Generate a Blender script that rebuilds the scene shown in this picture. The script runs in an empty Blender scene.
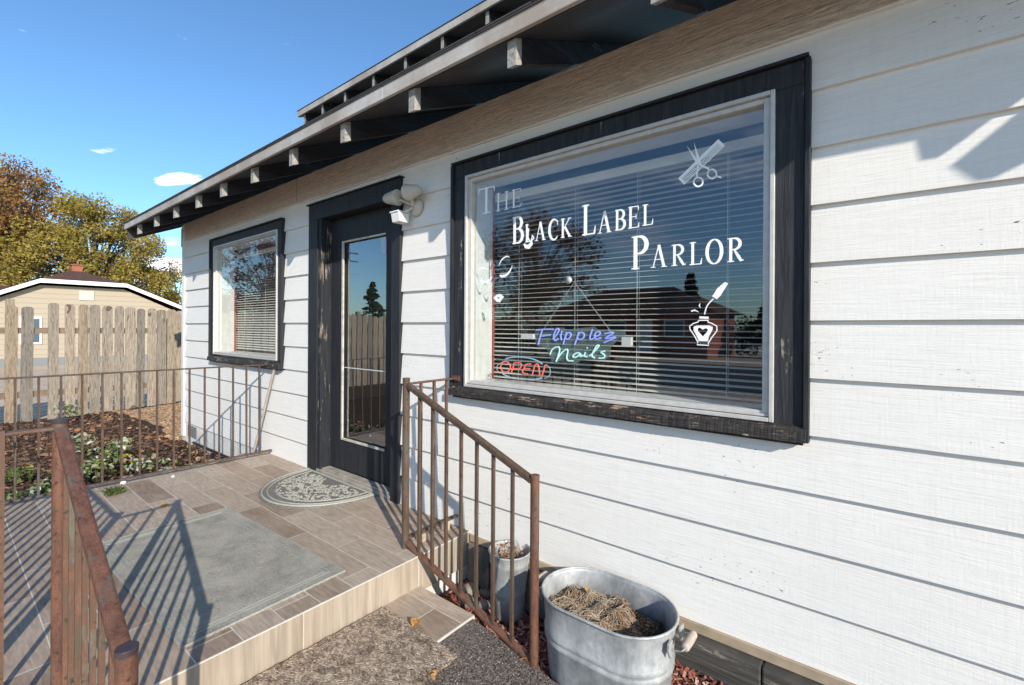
import bpy, math, random
import numpy as np
from mathutils import Vector, Matrix
from mathutils import noise as mn
random.seed(7); np.random.seed(7)
R_ = math.radians
S = bpy.context.scene
COL = S.collection

# ------------------------------------------------------------------ camera
YAW, ROLL, F = R_(128.6826), R_(.355), 460.68
fw = Vector((math.cos(YAW), math.sin(YAW), 0)); r0 = Vector((math.sin(YAW), -math.cos(YAW), 0)); u0 = Vector((0, 0, 1))
rr = r0*math.cos(ROLL)+u0*math.sin(ROLL); uu = u0*math.cos(ROLL)-r0*math.sin(ROLL)
cd = bpy.data.cameras.new('camera'); cam = bpy.data.objects.new('camera', cd); COL.objects.link(cam)
m = Matrix.Identity(4)
for i in range(3):
    m[i][0] = rr[i]; m[i][1] = uu[i]; m[i][2] = -fw[i]
m[0][3], m[1][3], m[2][3] = 0, -1.95, 1.174
cam.matrix_world = m
cd.sensor_width = 36; cd.lens = F/1024*36; cd.shift_y = -14.51/1024; cd.clip_end = 3000; cd.clip_start = .02
S.camera = cam

# ------------------------------------------------------------------ sun, sky, exposure
SUN = Vector((2.17, -1.0, 1.13)).normalized()
sl = bpy.data.lights.new('sun', 'SUN'); sun = bpy.data.objects.new('sun', sl); COL.objects.link(sun)
sun.rotation_euler = SUN.to_track_quat('Z', 'Y').to_euler(); sl.energy = 4.1; sl.angle = R_(.5); sl.color = (1, .94, .835)
w = bpy.data.worlds.new('World'); S.world = w; w.use_nodes = True
nt = w.node_tree; nt.nodes.clear()
def wn(t, **k):
    n = nt.nodes.new(t)
    for a, b in k.items(): setattr(n, a, b)
    return n
sky = wn('ShaderNodeTexSky', sky_type='NISHITA', sun_disc=False)
sky.sun_elevation = math.asin(SUN.z); sky.sun_rotation = math.atan2(SUN.x, SUN.y); sky.air_density = 1.0; sky.dust_density = .35; sky.ozone_density = 2.2
tc = wn('ShaderNodeTexCoord')
noi = wn('ShaderNodeTexNoise'); noi.inputs['Scale'].default_value = 3.2; noi.inputs['Detail'].default_value = 7; noi.inputs['Roughness'].default_value = .62
mp = wn('ShaderNodeMapping'); mp.inputs['Scale'].default_value = (1, 1, 4.2)
nt.links.new(tc.outputs['Generated'], mp.inputs[0]); nt.links.new(mp.outputs[0], noi.inputs['Vector'])
def wmath(op, a, b=None, clamp=False):
    n = wn('ShaderNodeMath', operation=op, use_clamp=clamp)
    for i, v in enumerate((a, b)):
        if v is None: continue
        if hasattr(v, 'links'): nt.links.new(v, n.inputs[i])
        else: n.inputs[i].default_value = v
    return n.outputs[0]
def cloud(d, w_az, w_el, amp):
    # an elongated cloud around the direction d
    d = Vector(d).normalized(); az = Vector((-d.y, d.x, 0)).normalized(); el = d.cross(az)
    out = []; el = (el+az*.28)
    for ax, wd in ((az, w_az), (el, w_el)):
        n = wn('ShaderNodeVectorMath', operation='DOT_PRODUCT'); nt.links.new(tc.outputs['Generated'], n.inputs[0]); n.inputs[1].default_value = ax
        q = wmath('DIVIDE', n.outputs['Value'], wd); out.append(wmath('MULTIPLY', q, q))
    n = wn('ShaderNodeVectorMath', operation='DOT_PRODUCT'); nt.links.new(tc.outputs['Generated'], n.inputs[0]); n.inputs[1].default_value = d
    front = wmath('GREATER_THAN', n.outputs['Value'], .5)
    s = wmath('SUBTRACT', 1, wmath('ADD', out[0], out[1]), True)
    s = wmath('MULTIPLY', s, front)
    return wmath('MULTIPLY', s, amp)
cl = None
for d, a, b, amp in (((-.933, .258, .25), .040, .014, 1.5), ((-.92, .285, .252), .06, .010, .8), ((-.947, .167, .274), .030, .0075, .75),
                     ((-.965, .246, .096), .12, .03, 1.1), ((-.96, .2, .12), .16, .05, .55), ((-.96, .235, .135), .05, .012, .6)):
    c = cloud(d, a, b, amp); cl = c if cl is None else wmath('MAXIMUM', cl, c)
n2 = wn('ShaderNodeTexNoise'); n2.inputs['Scale'].default_value = 16; n2.inputs['Detail'].default_value = 6; n2.inputs['Roughness'].default_value = .6; n2.inputs['Distortion'].default_value = .6
mp2 = wn('ShaderNodeMapping'); mp2.inputs['Scale'].default_value = (1, 1, 3.2); nt.links.new(tc.outputs['Generated'], mp2.inputs[0]); nt.links.new(mp2.outputs[0], n2.inputs['Vector'])
cl = wmath('MULTIPLY', wmath('SUBTRACT', cl, wmath('MULTIPLY', wmath('SUBTRACT', n2.outputs['Fac'], .30), 2.2)), 1.5, True)
# thin streaky clouds in the half of the sky behind the camera (seen mirrored in the glass)
sx = wn('ShaderNodeSeparateXYZ'); nt.links.new(tc.outputs['Generated'], sx.inputs[0])
back = wmath('MULTIPLY', wmath('SUBTRACT', wmath('MULTIPLY', sx.outputs['Y'], -1), .42), 3, True)
st = wmath('MULTIPLY', wmath('SUBTRACT', noi.outputs['Fac'], .5), 2.4, True)
cl = wmath('MAXIMUM', cl, wmath('MULTIPLY', wmath('MULTIPLY', st, back), .8))
tint = wn('ShaderNodeMix', data_type='RGBA', blend_type='MULTIPLY'); tint.inputs['Factor'].default_value = 1
nt.links.new(sky.outputs[0], tint.inputs['A']); tint.inputs['B'].default_value = (.60, .83, .99, 1)
mx = wn('ShaderNodeMix', data_type='RGBA'); nt.links.new(cl, mx.inputs['Factor']); nt.links.new(tint.outputs['Result'], mx.inputs['A']); mx.inputs['B'].default_value = (8.5, 8.3, 8.8, 1)
bg = wn('ShaderNodeBackground'); bg.inputs['Strength'].default_value = .145
nt.links.new(mx.outputs['Result'], bg.inputs[0]); ow = wn('ShaderNodeOutputWorld'); nt.links.new(bg.outputs[0], ow.inputs[0])
S.view_settings.view_transform = 'Standard'; S.view_settings.look = 'None'; S.view_settings.gamma = 1; S.view_settings.use_curve_mapping = False
S.view_settings.exposure = .57
S.render.engine = 'CYCLES'
S.cycles.max_bounces = 10; S.cycles.transparent_max_bounces = 16

# ------------------------------------------------------------------ materials
class NT:
    def __init__(s, name):
        s.m = bpy.data.materials.new(name); s.m.use_nodes = True; s.t = s.m.node_tree
        s.b = s.t.nodes['Principled BSDF']; s.b.inputs['Specular IOR Level'].default_value = .3
        s.tc = s.t.nodes.new('ShaderNodeTexCoord')
    def n(s, ty, **k):
        n = s.t.nodes.new(ty)
        for a, b in k.items(): setattr(n, a, b)
        return n
    def l(s, a, b): s.t.links.new(a, b)
    def vec(s, sc=(1, 1, 1), coord='Object'):
        mp = s.n('ShaderNodeMapping'); s.l(s.tc.outputs[coord], mp.inputs[0]); mp.inputs['Scale'].default_value = sc; return mp.outputs[0]
    def noise(s, sc, scale=(1, 1, 1), detail=4, rough=.55, dist=0):
        n = s.n('ShaderNodeTexNoise'); s.l(s.vec(scale), n.inputs['Vector']); n.inputs['Scale'].default_value = sc
        n.inputs['Detail'].default_value = detail; n.inputs['Roughness'].default_value = rough; n.inputs['Distortion'].default_value = dist
        return n.outputs['Fac']
    def ramp(s, f, stops):
        r = s.n('ShaderNodeValToRGB'); s.l(f, r.inputs[0]); e = r.color_ramp.elements
        while len(e) < len(stops): e.new(.5)
        for i, (p, c) in enumerate(stops):
            e[i].position = p; e[i].color = tuple(c)+(1,) if len(c) == 3 else c
        return r.outputs[0]
    def mix(s, f, a, b, mode='MIX'):
        n = s.n('ShaderNodeMix', data_type='RGBA', blend_type=mode)
        for k, v in (('Factor', f), ('A', a), ('B', b)):
            if hasattr(v, 'links'): s.l(v, n.inputs[k])
            elif k == 'Factor': n.inputs[k].default_value = v
            else: n.inputs[k].default_value = tuple(v)+(1,)
        return n.outputs['Result']
    def math(s, op, a, b=0, clamp=False):
        n = s.n('ShaderNodeMath', operation=op, use_clamp=clamp)
        for i, v in enumerate((a, b)):
            if hasattr(v, 'links'): s.l(v, n.inputs[i])
            else: n.inputs[i].default_value = v
        return n.outputs[0]
    def out(s, col=None, rough=None, bump=None, bd=.002, bs=1, metal=None):
        if col is not None:
            if hasattr(col, 'links'): s.l(col, s.b.inputs['Base Color'])
            else: s.b.inputs['Base Color'].default_value = tuple(col)+(1,)
        if rough is not None:
            if hasattr(rough, 'links'): s.l(rough, s.b.inputs['Roughness'])
            else: s.b.inputs['Roughness'].default_value = rough
        if metal is not None: s.b.inputs['Metallic'].default_value = metal
        if bump is not None:
            b = s.n('ShaderNodeBump'); b.inputs['Distance'].default_value = bd; b.inputs['Strength'].default_value = bs
            s.l(bump, b.inputs['Height']); s.l(b.outputs[0], s.b.inputs['Normal'])
        return s.m
g3 = lambda v: (v, v, v)
def plain(name, col, rough=.6, var=.12, sc=20, metal=0, bump=.0):
    k = NT(name); f = k.noise(sc, detail=5)
    c = k.ramp(f, [(.3, tuple(v*(1-var) for v in col)), (.7, tuple(min(1, v*(1+var)) for v in col))])
    return k.out(c, rough, f if bump else None, bump, 1, metal)
M = {}
def siding_mat(name, base, grain=.0020, grain_col=.91, chips=True, dirty=None, dist=1.1):
    k = NT(name)
    g = k.noise(1.0, (5, 5, 95), 5, .6, dist)
    g2 = k.noise(1.0, (30, 30, 420), 3, .6, .4)
    gg = k.math('ADD', k.math('MULTIPLY', g, .7), k.math('MULTIPLY', g2, .3))
    c = k.ramp(gg, [(.36, tuple(v*grain_col for v in base)), (.56, base)])
    big = k.noise(1.1, (1, 1, 1.6), 4)
    c = k.mix(k.math('MULTIPLY', k.math('SUBTRACT', big, .45, True), 1.5, True), c, tuple(v*.9 for v in base))
    saw = k.noise(1.0, (150, 150, 5), 2, .5); c = k.mix(k.math('MULTIPLY', k.math('SUBTRACT', saw, .55, True), 1.1, True), c, tuple(v*.84 for v in base)); gg = k.math('ADD', gg, k.math('MULTIPLY', saw, .22))
    # vertical water streaks
    vs = k.noise(1.0, (26, 26, .9), 3)
    c = k.mix(k.math('MULTIPLY', k.math('SUBTRACT', vs, .56, True), .9, True), c, (base[0]*.82, base[1]*.8, base[2]*.76))
    if chips:
        ch = k.noise(1.0, (45, 45, 160), 2, .5)
        area = k.noise(1.3, (1, 1, 2), 2)
        mk = k.math('MULTIPLY', k.math('GREATER_THAN', ch, .71), k.math('GREATER_THAN', area, .60))
        c = k.mix(mk, c, (.17, .155, .14))
    if dirty:
        d = k.noise(2.0, (1, 1, 2.5), 5, .65)
        c = k.mix(k.math('MULTIPLY', k.math('SUBTRACT', d, .42, True), 2.4, True), c, dirty)
    return k.out(c, .62, gg, grain, 1)
M['siding'] = siding_mat('white_painted_siding', (.80, .765, .715))
M['frieze'] = siding_mat('tan_painted_board', (.74, .595, .475), .010, .50, False, None, 2.2)
M['foundation'] = plain('painted_foundation', (.66, .63, .58), .8, .15, 9, 0, .006)
def black_wood(name, wear, grain=(60, 60, 4), worn=(.27, .20, .14), base2=((.012, .013, .016), (.034, .035, .040)), pf=3.2):
    k = NT(name)
    g = k.noise(1.0, grain, 5, .65, .5)
    wm = k.noise(pf, (1, 1, .7) if grain[2] < 10 else (.8, .8, 3), 5, .7)
    wz = k.math('ADD', k.math('MULTIPLY', wm, .62), k.math('MULTIPLY', g, .42))
    mk = k.ramp(wz, [(.70-wear*.3, g3(0)), (.74-wear*.3, g3(1))])
    base = k.ramp(g, [(.3, base2[0]), (.75, base2[1])])
    wc = k.ramp(g, [(.3, tuple(v*.35 for v in worn)), (.5, worn), (.75, (.40, .34, .28))])
    return k.out(k.mix(mk, base, wc), .55, k.math('SUBTRACT', g, k.math('MULTIPLY', mk, .4)), .004, 1)
M['black'] = black_wood('black_painted_wood', .08)
M['black_worn'] = black_wood('black_wood_worn', .24, (60, 60, 4), (.22, .18, .14), ((.012, .013, .016), (.045, .046, .049)), 5)
M['black_h'] = black_wood('black_painted_board', .04, (4, 4, 60))
M['sill'] = black_wood('rotten_sill_wood', .40, (14, 14, 150), (.25, .145, .09), ((.014, .013, .013), (.07, .06, .053)), 13)
M['jamb_worn'] = black_wood('worn_jamb_wood', .42, (70, 70, 5), (.22, .16, .11))
M['beam'] = black_wood('weathered_timber', .45, (3, 3, 70), (.24, .21, .175), ((.035, .033, .03), (.12, .11, .095)), 6)
M['rafter'] = black_wood('rafter_wood', .15, (40, 8, 60), (.2, .17, .14))
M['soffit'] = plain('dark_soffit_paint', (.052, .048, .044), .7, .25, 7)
M['tail_end'] = black_wood('weathered_rafter_end', 2.2, (60, 60, 50), (.33, .315, .29))
def fasc():
    k = NT('fascia_paint'); a = k.noise(1.3, (1.5, 1, 1), 5, .7); g = k.noise(1, (6, 6, 120), 4)
    c = k.ramp(a, [(.38, (.52, .50, .47)), (.6, (.36, .30, .25))])
    c = k.mix(k.math('MULTIPLY', g, .35), c, (.25, .22, .2)); return k.out(c, .6, g, .002, 1)
M['fascia'] = fasc()
M['alu'] = plain('aluminium_frame', (.56, .535, .50), .4, .10, 30, .2)
M['white_jamb'] = plain('white_jamb_paint', (.66, .66, .63), .6, .06)
M['red_wood'] = plain('red_painted_casing', (.30, .055, .035), .5, .1)
M['slat'] = plain('blind_slat', (.82, .79, .70), .45, .05)
k = NT('blind_slat'); k.out((.90, .88, .80), .4); tl_ = k.n('ShaderNodeBsdfTranslucent'); tl_.inputs[0].default_value = (.8, .76, .66, 1); mx_ = k.n('ShaderNodeMixShader'); mx_.inputs[0].default_value = .3
k.l(k.b.outputs[0], mx_.inputs[1]); k.l(tl_.outputs[0], mx_.inputs[2]); k.l(mx_.outputs[0], k.t.nodes['Material Output'].inputs[0]); M['slat'] = k.m
M['cord'] = plain('blind_cord', (.6, .6, .58), .8, .05)
M['decal'] = plain('white_vinyl', (.93, .93, .92), .4, .02)
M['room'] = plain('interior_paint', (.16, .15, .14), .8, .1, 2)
M['cream'] = plain('cream_plastic', (.55, .50, .42), .45, .08, 30)
M['white_plastic'] = plain('white_plastic', (.75, .73, .70), .4, .05, 30)
def glass(name, base=.16):
    k = NT(name); k.t.nodes.remove(k.b)
    tr = k.n('ShaderNodeBsdfTransparent'); tr.inputs[0].default_value = (.93, .95, .95, 1)
    gl = k.n('ShaderNodeBsdfGlossy'); gl.inputs['Roughness'].default_value = 0; gl.inputs[0].default_value = (.95, .97, 1, 1)
    nz = k.n('ShaderNodeBump'); nz.inputs['Distance'].default_value = .0015; k.l(k.noise(1.1, detail=1), nz.inputs['Height']); k.l(nz.outputs[0], gl.inputs['Normal'])
    ge = k.n('ShaderNodeNewGeometry'); dp = k.n('ShaderNodeVectorMath', operation='DOT_PRODUCT'); k.l(ge.outputs['Normal'], dp.inputs[0]); k.l(ge.outputs['Incoming'], dp.inputs[1])
    fr = k.math('POWER', k.math('SUBTRACT', 1, k.math('ABSOLUTE', dp.outputs['Value'])), 5)   # Schlick, the same from both sides
    f = k.math('ADD', k.math('MULTIPLY', fr, .9), base, True)
    mx = k.n('ShaderNodeMixShader'); k.l(f, mx.inputs[0]); k.l(tr.outputs[0], mx.inputs[1]); k.l(gl.outputs[0], mx.inputs[2])
    k.l(mx.outputs[0], k.t.nodes['Material Output'].inputs[0]); return k.m
M['glass'] = glass('window_glass', .155)
M['glass_door'] = glass('door_glass', .30)
def acrylic():
    k = NT('sign_acrylic'); k.t.nodes.remove(k.b)
    tr = k.n('ShaderNodeBsdfTransparent'); tr.inputs[0].default_value = (.68, .76, .74, 1)
    gl = k.n('ShaderNodeBsdfPrincipled'); gl.inputs['Base Color'].default_value = (.35, .42, .40, 1); gl.inputs['Roughness'].default_value = .25
    mx = k.n('ShaderNodeMixShader'); mx.inputs[0].default_value = .28; k.l(tr.outputs[0], mx.inputs[1]); k.l(gl.outputs[0], mx.inputs[2])
    k.l(mx.outputs[0], k.t.nodes['Material Output'].inputs[0]); return k.m
M['acrylic'] = acrylic()
def neon(name, col, e):
    k = NT(name); k.out(col, .3); k.b.inputs['Emission Color'].default_value = tuple(col)+(1,); k.b.inputs['Emission Strength'].default_value = e; return k.m
M['n_blue'] = neon('neon_tube_blue', (.28, .34, .85), .42); M['n_teal'] = neon('neon_tube_teal', (.50, .80, .78), .33); M['n_red'] = neon('neon_tube_red', (.80, .15, .10), .34)
M['n_pale'] = neon('neon_tube_pale_blue', (.35, .55, .70), .1)
def tile(name, mode):
    k = NT(name)
    br = k.n('ShaderNodeTexBrick'); br.offset = .5; br.squash = 1
    sp = k.n('ShaderNodeSeparateXYZ'); k.l(k.tc.outputs['Object'], sp.inputs[0]); cb = k.n('ShaderNodeCombineXYZ')
    if mode == 'floor':
        k.l(k.math('ADD', sp.outputs[0], 1.95+.605*12), cb.inputs[0]); k.l(k.math('ADD', sp.outputs[1], .4675+.1525*29-.001), cb.inputs[1])
        br.inputs['Brick Width'].default_value = .605; br.inputs['Row Height'].default_value = .1525
        gs, mort = (11, 75, 1), .0026
    else:
        k.l(k.math('ADD', sp.outputs[1], .395+.605*8), cb.inputs[0]); k.l(k.math('ADD', sp.outputs[2], .5), cb.inputs[1])
        br.inputs['Brick Width'].default_value = .605; br.inputs['Row Height'].default_value = 1.0; br.offset = 0
        gs, mort = (1, 42, 2.2), .0022
    k.l(cb.outputs[0], br.inputs['Vector']); br.inputs['Scale'].default_value = 1; br.inputs['Mortar Size'].default_value = mort; br.inputs['Mortar Smooth'].default_value = .1
    br.inputs['Color1'].default_value = (0, 0, 0, 1); br.inputs['Color2'].default_value = (1, 1, 1, 1); br.inputs['Bias'].default_value = 0
    # three colour families chosen per plank
    pl = k.ramp(br.outputs['Color'], [(0, (.36, .26, .185)), (.3, (.48, .385, .30)), (.55, (.26, .18, .125)), (.8, (.40, .31, .235)), (1, (.52, .43, .345))]) if mode == 'floor' else \
         k.ramp(br.outputs['Color'], [(0, (.38, .30, .225)), (.5, (.45, .37, .29)), (1, (.34, .27, .205))])
    g = k.noise(1, gs, 5, .6, .6); g2 = k.noise(1.0, tuple(v*.28 for v in gs), 4, .6, .8)
    c = k.mix(k.math('MULTIPLY', k.math('SUBTRACT', g, .36, True), 2.6, True), k.mix(1, pl, g3(.66), 'MULTIPLY'), k.mix(1, pl, g3(1.14), 'MULTIPLY'))
    c = k.mix(k.math('MULTIPLY', k.math('SUBTRACT', g2, .5, True), 2.2, True), c, (.42, .335, .26) if mode == 'floor' else (.27, .19, .13))
    dust = k.noise(1.7, (1, 1, 1), 6, .7)
    c = k.mix(k.math('MULTIPLY', k.math('SUBTRACT', dust, .46, True), 1.5, True), c, (.48, .395, .315) if mode == 'floor' else (.42, .335, .265))
    gn = k.noise(14, detail=3)
    gm = k.math('MULTIPLY', br.outputs['Fac'], k.math('MULTIPLY', gn, 1.7, True))
    c = k.mix(gm, c, (.62, .55, .47))
    return k.out(c, .55, k.math('SUBTRACT', k.math('MULTIPLY', g, .15), br.outputs['Fac']), .0025, .8)
M['tile'] = tile('wood_look_floor_tile', 'floor'); M['tile_riser'] = tile('wood_look_riser_tile', 'riser')
M['edge_trim'] = plain('white_edge_trim', (.56, .51, .44), .5, .1, 30)
def mat_weave(name, c1, c2, sc, bump, rib=None):
    k = NT(name)
    v = k.n('ShaderNodeTexVoronoi'); k.l(k.vec(), v.inputs['Vector']); v.inputs['Scale'].default_value = sc
    n2 = k.noise(5, detail=6, rough=.7); n3 = k.noise(sc*1.5, detail=2)
    c = k.ramp(k.math('ADD', k.math('MULTIPLY', n2, .6), k.math('MULTIPLY', n3, .4)), [(.38, c1), (.58, c2)])
    h = k.math('ADD', v.outputs['Distance'], n3)
    if rib:
        wv = k.n('ShaderNodeTexWave', bands_direction=rib); k.l(k.vec(), wv.inputs['Vector']); wv.inputs['Scale'].default_value = 45; wv.inputs['Distortion'].default_value = 1.5
        h = k.math('ADD', h, wv.outputs['Fac'])
    return k.out(c, .85, h, bump, 1)
M['mat_rubber'] = mat_weave('pale_green_grey_mat', (.27, .25, .215), (.48, .445, .38), 170, .005, 'X')
M['mat_rubber_trim'] = plain('mat_edge_rubber', (.30, .31, .28), .6, .1, 50)
def carpet():
    k = NT('speckled_carpet_mat'); v = k.n('ShaderNodeTexVoronoi'); k.l(k.vec(), v.inputs['Vector']); v.inputs['Scale'].default_value = 150
    w_ = k.n('ShaderNodeTexVoronoi'); k.l(k.vec(), w_.inputs['Vector']); w_.inputs['Scale'].default_value = 38
    sp = k.n('ShaderNodeSeparateColor'); k.l(v.outputs['Color'], sp.inputs[0]); sq = k.n('ShaderNodeSeparateColor'); k.l(w_.outputs['Color'], sq.inputs[0])
    n = k.noise(9, detail=5, rough=.7)
    f = k.math('ADD', k.math('ADD', k.math('MULTIPLY', sp.outputs[0], .42), k.math('MULTIPLY', sq.outputs[0], .28)), k.math('MULTIPLY', n, .5))
    c = k.ramp(f, [(.28, (.11, .075, .055)), (.48, (.24, .175, .128)), (.64, (.37, .285, .21)), (.85, (.60, .48, .365))])
    return k.out(c, .95, k.math('ADD', k.math('SUBTRACT', 1, v.outputs['Distance']), f), .007, 1)
M['mat_coir'] = carpet()
M['mat_grey'] = plain('moulded_rubber', (.33, .315, .27), .7, .15, 60, 0, .001)
def speck(name, a, b, c_, sc=160, bump=.006):
    k = NT(name); v = k.n('ShaderNodeTexVoronoi'); k.l(k.vec(), v.inputs['Vector']); v.inputs['Scale'].default_value = sc
    n = k.noise(sc*.35, detail=3); big = k.noise(1.5, detail=5)
    c = k.ramp(v.outputs['Color'], [(.1, a), (.5, b), (.95, c_)]); c = k.mix(k.math('MULTIPLY', big, .5), c, a)
    return k.out(c, .85, k.math('ADD', k.math('SUBTRACT', 1, v.outputs['Distance']), n), bump, 1)
M['asphalt'] = speck('coarse_asphalt', (.065, .050, .044), (.125, .10, .088), (.30, .25, .215), 190, .0035)
M['soil'] = speck('dark_mulch_soil', (.030, .019, .014), (.062, .036, .026), (.12, .075, .05), 45, .02)
M['dirt'] = speck('tan_wood_chip_dirt', (.30, .185, .105), (.40, .255, .15), (.52, .36, .23), 30, .02)
M['ground'] = speck('gravel_bounce_ground', (.44, .34, .25), (.53, .41, .30), (.60, .48, .36), 6, .02)  # gravel made pale and warm to bounce fill light onto the shaded wall
M['road'] = speck('street_asphalt', (.05, .05, .05), (.06, .06, .06), (.08, .08, .08), 40, .005)
def rnd(name, stops, rough=.8, trans=0):
    k = NT(name); g = k.n('ShaderNodeNewGeometry'); c = k.ramp(g.outputs['Random Per Island'], stops)
    nz = k.noise(60, detail=3); c = k.mix(k.math('MULTIPLY', nz, .5), c, k.mix(1, c, g3(.55), 'MULTIPLY'))
    if trans > .3: cn = k.noise(.9, detail=2); c = k.mix(k.math('MULTIPLY', k.math('SUBTRACT', cn, .38, True), 3, True), k.mix(1, c, (.68, .66, .45), 'MULTIPLY'), c)
    k.out(c, rough)
    if trans:
        tl = k.n('ShaderNodeBsdfTranslucent'); k.l(c, tl.inputs[0]); mx = k.n('ShaderNodeMixShader'); mx.inputs[0].default_value = trans
        k.l(k.b.outputs[0], mx.inputs[1]); k.l(tl.outputs[0], mx.inputs[2]); k.l(mx.outputs[0], k.t.nodes['Material Output'].inputs[0])
    return k.m
M['chips_red'] = rnd('red_wood_chips', [(0, (.10, .035, .028)), (.4, (.24, .075, .05)), (.75, (.36, .14, .10)), (.95, (.52, .34, .27))])
M['chips_brown'] = rnd('brown_bark_chips', [(0, (.022, .014, .011)), (.5, (.06, .034, .024)), (.85, (.13, .075, .05)), (1, (.3, .18, .11))])
M['chips_tan'] = rnd('tan_chips', [(0, (.26, .15, .085)), (.6, (.42, .27, .16)), (1, (.56, .40, .26))])
M['grit'] = rnd('asphalt_grit', [(0, (.05, .04, .036)), (.6, (.12, .10, .09)), (.92, (.24, .20, .17)), (1, (.45, .40, .35))])
M['litter'] = rnd('dry_leaf_litter', [(0, (.22, .10, .05)), (.5, (.38, .20, .10)), (1, (.55, .36, .22))], .8, .2)
M['leaf_fallen'] = rnd('fallen_leaf', [(0, (.50, .26, .07)), (1, (.62, .38, .14))], .7, .2)
M['foliage_fall'] = rnd('autumn_olive_leaves', [(0, (.26, .24, .05)), (.35, (.46, .38, .08)), (.7, (.58, .44, .11)), (.9, (.58, .34, .11)), (1, (.68, .55, .27))], .7, .35)
M['foliage_orange'] = rnd('orange_brown_leaves', [(0, (.28, .11, .04)), (.4, (.46, .21, .07)), (.75, (.54, .31, .12)), (1, (.42, .36, .12))], .7, .35)
M['foliage_brown'] = rnd('russet_leaves', [(0, (.10, .03, .02)), (.5, (.20, .07, .04)), (1, (.32, .16, .09))], .7, .3)
M['foliage_green'] = rnd('dark_evergreen', [(0, (.012, .028, .012)), (1, (.035, .065, .025))], .7, .1)
M['plant_green'] = rnd('garden_leaf_green', [(0, (.07, .12, .03)), (.5, (.16, .22, .05)), (1, (.34, .36, .10))], .6, .3)
M['plant_white'] = rnd('pale_grey_leaf', [(0, (.20, .25, .13)), (.45, (.38, .42, .27)), (.8, (.58, .56, .47)), (1, (.66, .60, .52))], .6, .25)
M['plant_yellow'] = rnd('yellow_leaf', [(0, (.60, .36, .02)), (1, (.68, .46, .05))], .6, .3)
M['grass'] = rnd('grass_blade', [(0, (.05, .10, .02)), (.6, (.11, .16, .04)), (1, (.30, .27, .13))], .7, .3)
M['twig'] = rnd('pale_dry_roots', [(0, (.20, .15, .10)), (.5, (.36, .29, .21)), (1, (.52, .45, .36))], .8)
M['bark'] = plain('tree_bark', (.10, .08, .065), .9, .3, 12, 0, .01)
def pickets():
    k = NT('weathered_picket_wood'); g = k.noise(1, (60, 58, 4.5), 7, .7, 1.6); o = k.n('ShaderNodeObjectInfo')
    c = k.ramp(g, [(.34, (.085, .064, .047)), (.46, (.27, .222, .172)), (.66, (.43, .37, .30))])
    t = k.ramp(o.outputs['Random'], [(0, (.60, .62, .65)), (.5, (1, .97, .93)), (1, (.84, .76, .66))])
    c = k.mix(1, c, t, 'MULTIPLY'); kn = k.noise(4.0, (1, 1, .6), 2)
    c = k.mix(k.math('GREATER_THAN', kn, .70), c, (.12, .085, .06))
    return k.out(c, .85, g, .004, 1)
M['picket'] = pickets(); M['rail_wood'] = plain('fence_rail_wood', (.20, .14, .095), .85, .25, 9)
def rusty(name, base, rust, amt, pale, sc=26):
    k = NT(name); a = k.noise(sc, (1, 1, .35), 6, .72); b = k.noise(sc*9, detail=3); pl = k.noise(sc*.4, (1, 1, .3), 6, .75)
    f = k.math('ADD', k.math('MULTIPLY', a, .65), k.math('MULTIPLY', b, .35))
    c = k.ramp(f, [(.42-amt*.2, base), (.54-amt*.2, rust), (.68-amt*.1, tuple(v*1.5 for v in rust))])
    c = k.mix(k.ramp(pl, [(.52, g3(0)), (.60, g3(1))]), c, k.mix(k.math('MULTIPLY', b, .8), pale, base))
    dk = k.noise(sc*2.2, detail=4); c = k.mix(k.math('MULTIPLY', k.math('SUBTRACT', dk, .58, True), 6, True), c, tuple(v*.35 for v in base))
    return k.out(c, .48, f, .0015, 1)
M['rail'] = rusty('brown_rail_paint', (.065, .048, .036), (.105, .062, .040), .0, (.12, .105, .082))
M['rail_red'] = rusty('rusty_red_rail', (.080, .040, .030), (.135, .062, .040), .1, (.135, .108, .085))
M['cap'] = plain('dark_worn_cap', (.05, .035, .038), .4, .2, 40)
M['rail_bar'] = rusty('chalky_rusted_bar', (.100, .076, .055), (.135, .070, .046), .1, (.165, .155, .115))
def galv():
    k = NT('galvanised_steel'); a = k.noise(9, (1, 1, .5), 6, .7); v = k.n('ShaderNodeTexVoronoi'); k.l(k.vec(), v.inputs['Vector']); v.inputs['Scale'].default_value = 55
    st = k.noise(1, (45, 45, 2.5), 4)
    c = k.ramp(k.math('ADD', k.math('MULTIPLY', a, .85), k.math('MULTIPLY', st, .15)), [(.36, (.25, .255, .26)), (.50, (.40, .405, .405)), (.66, (.55, .55, .54))])
    sc_ = k.n('ShaderNodeSeparateColor'); k.l(v.outputs['Color'], sc_.inputs[0]); c = k.mix(k.math('MULTIPLY', sc_.outputs[0], .30), c, (.20, .21, .215)); sp2 = k.noise(3.5, (1, 1, .6), 6, .75); c = k.mix(k.math('MULTIPLY', k.math('SUBTRACT', sp2, .5, True), 3, True), c, (.58, .575, .55))
    rg = k.ramp(a, [(.3, g3(.42)), (.7, g3(.62))]); return k.out(c, rg, a, .001, 1, .25)
M['galv'] = galv()
M['handle_wood'] = plain('worn_handle_wood', (.42, .345, .29), .7, .15, 30)
M['potsoil'] = speck('pot_soil', (.045, .032, .022), (.10, .07, .045), (.22, .16, .10), 70, .012)
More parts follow.
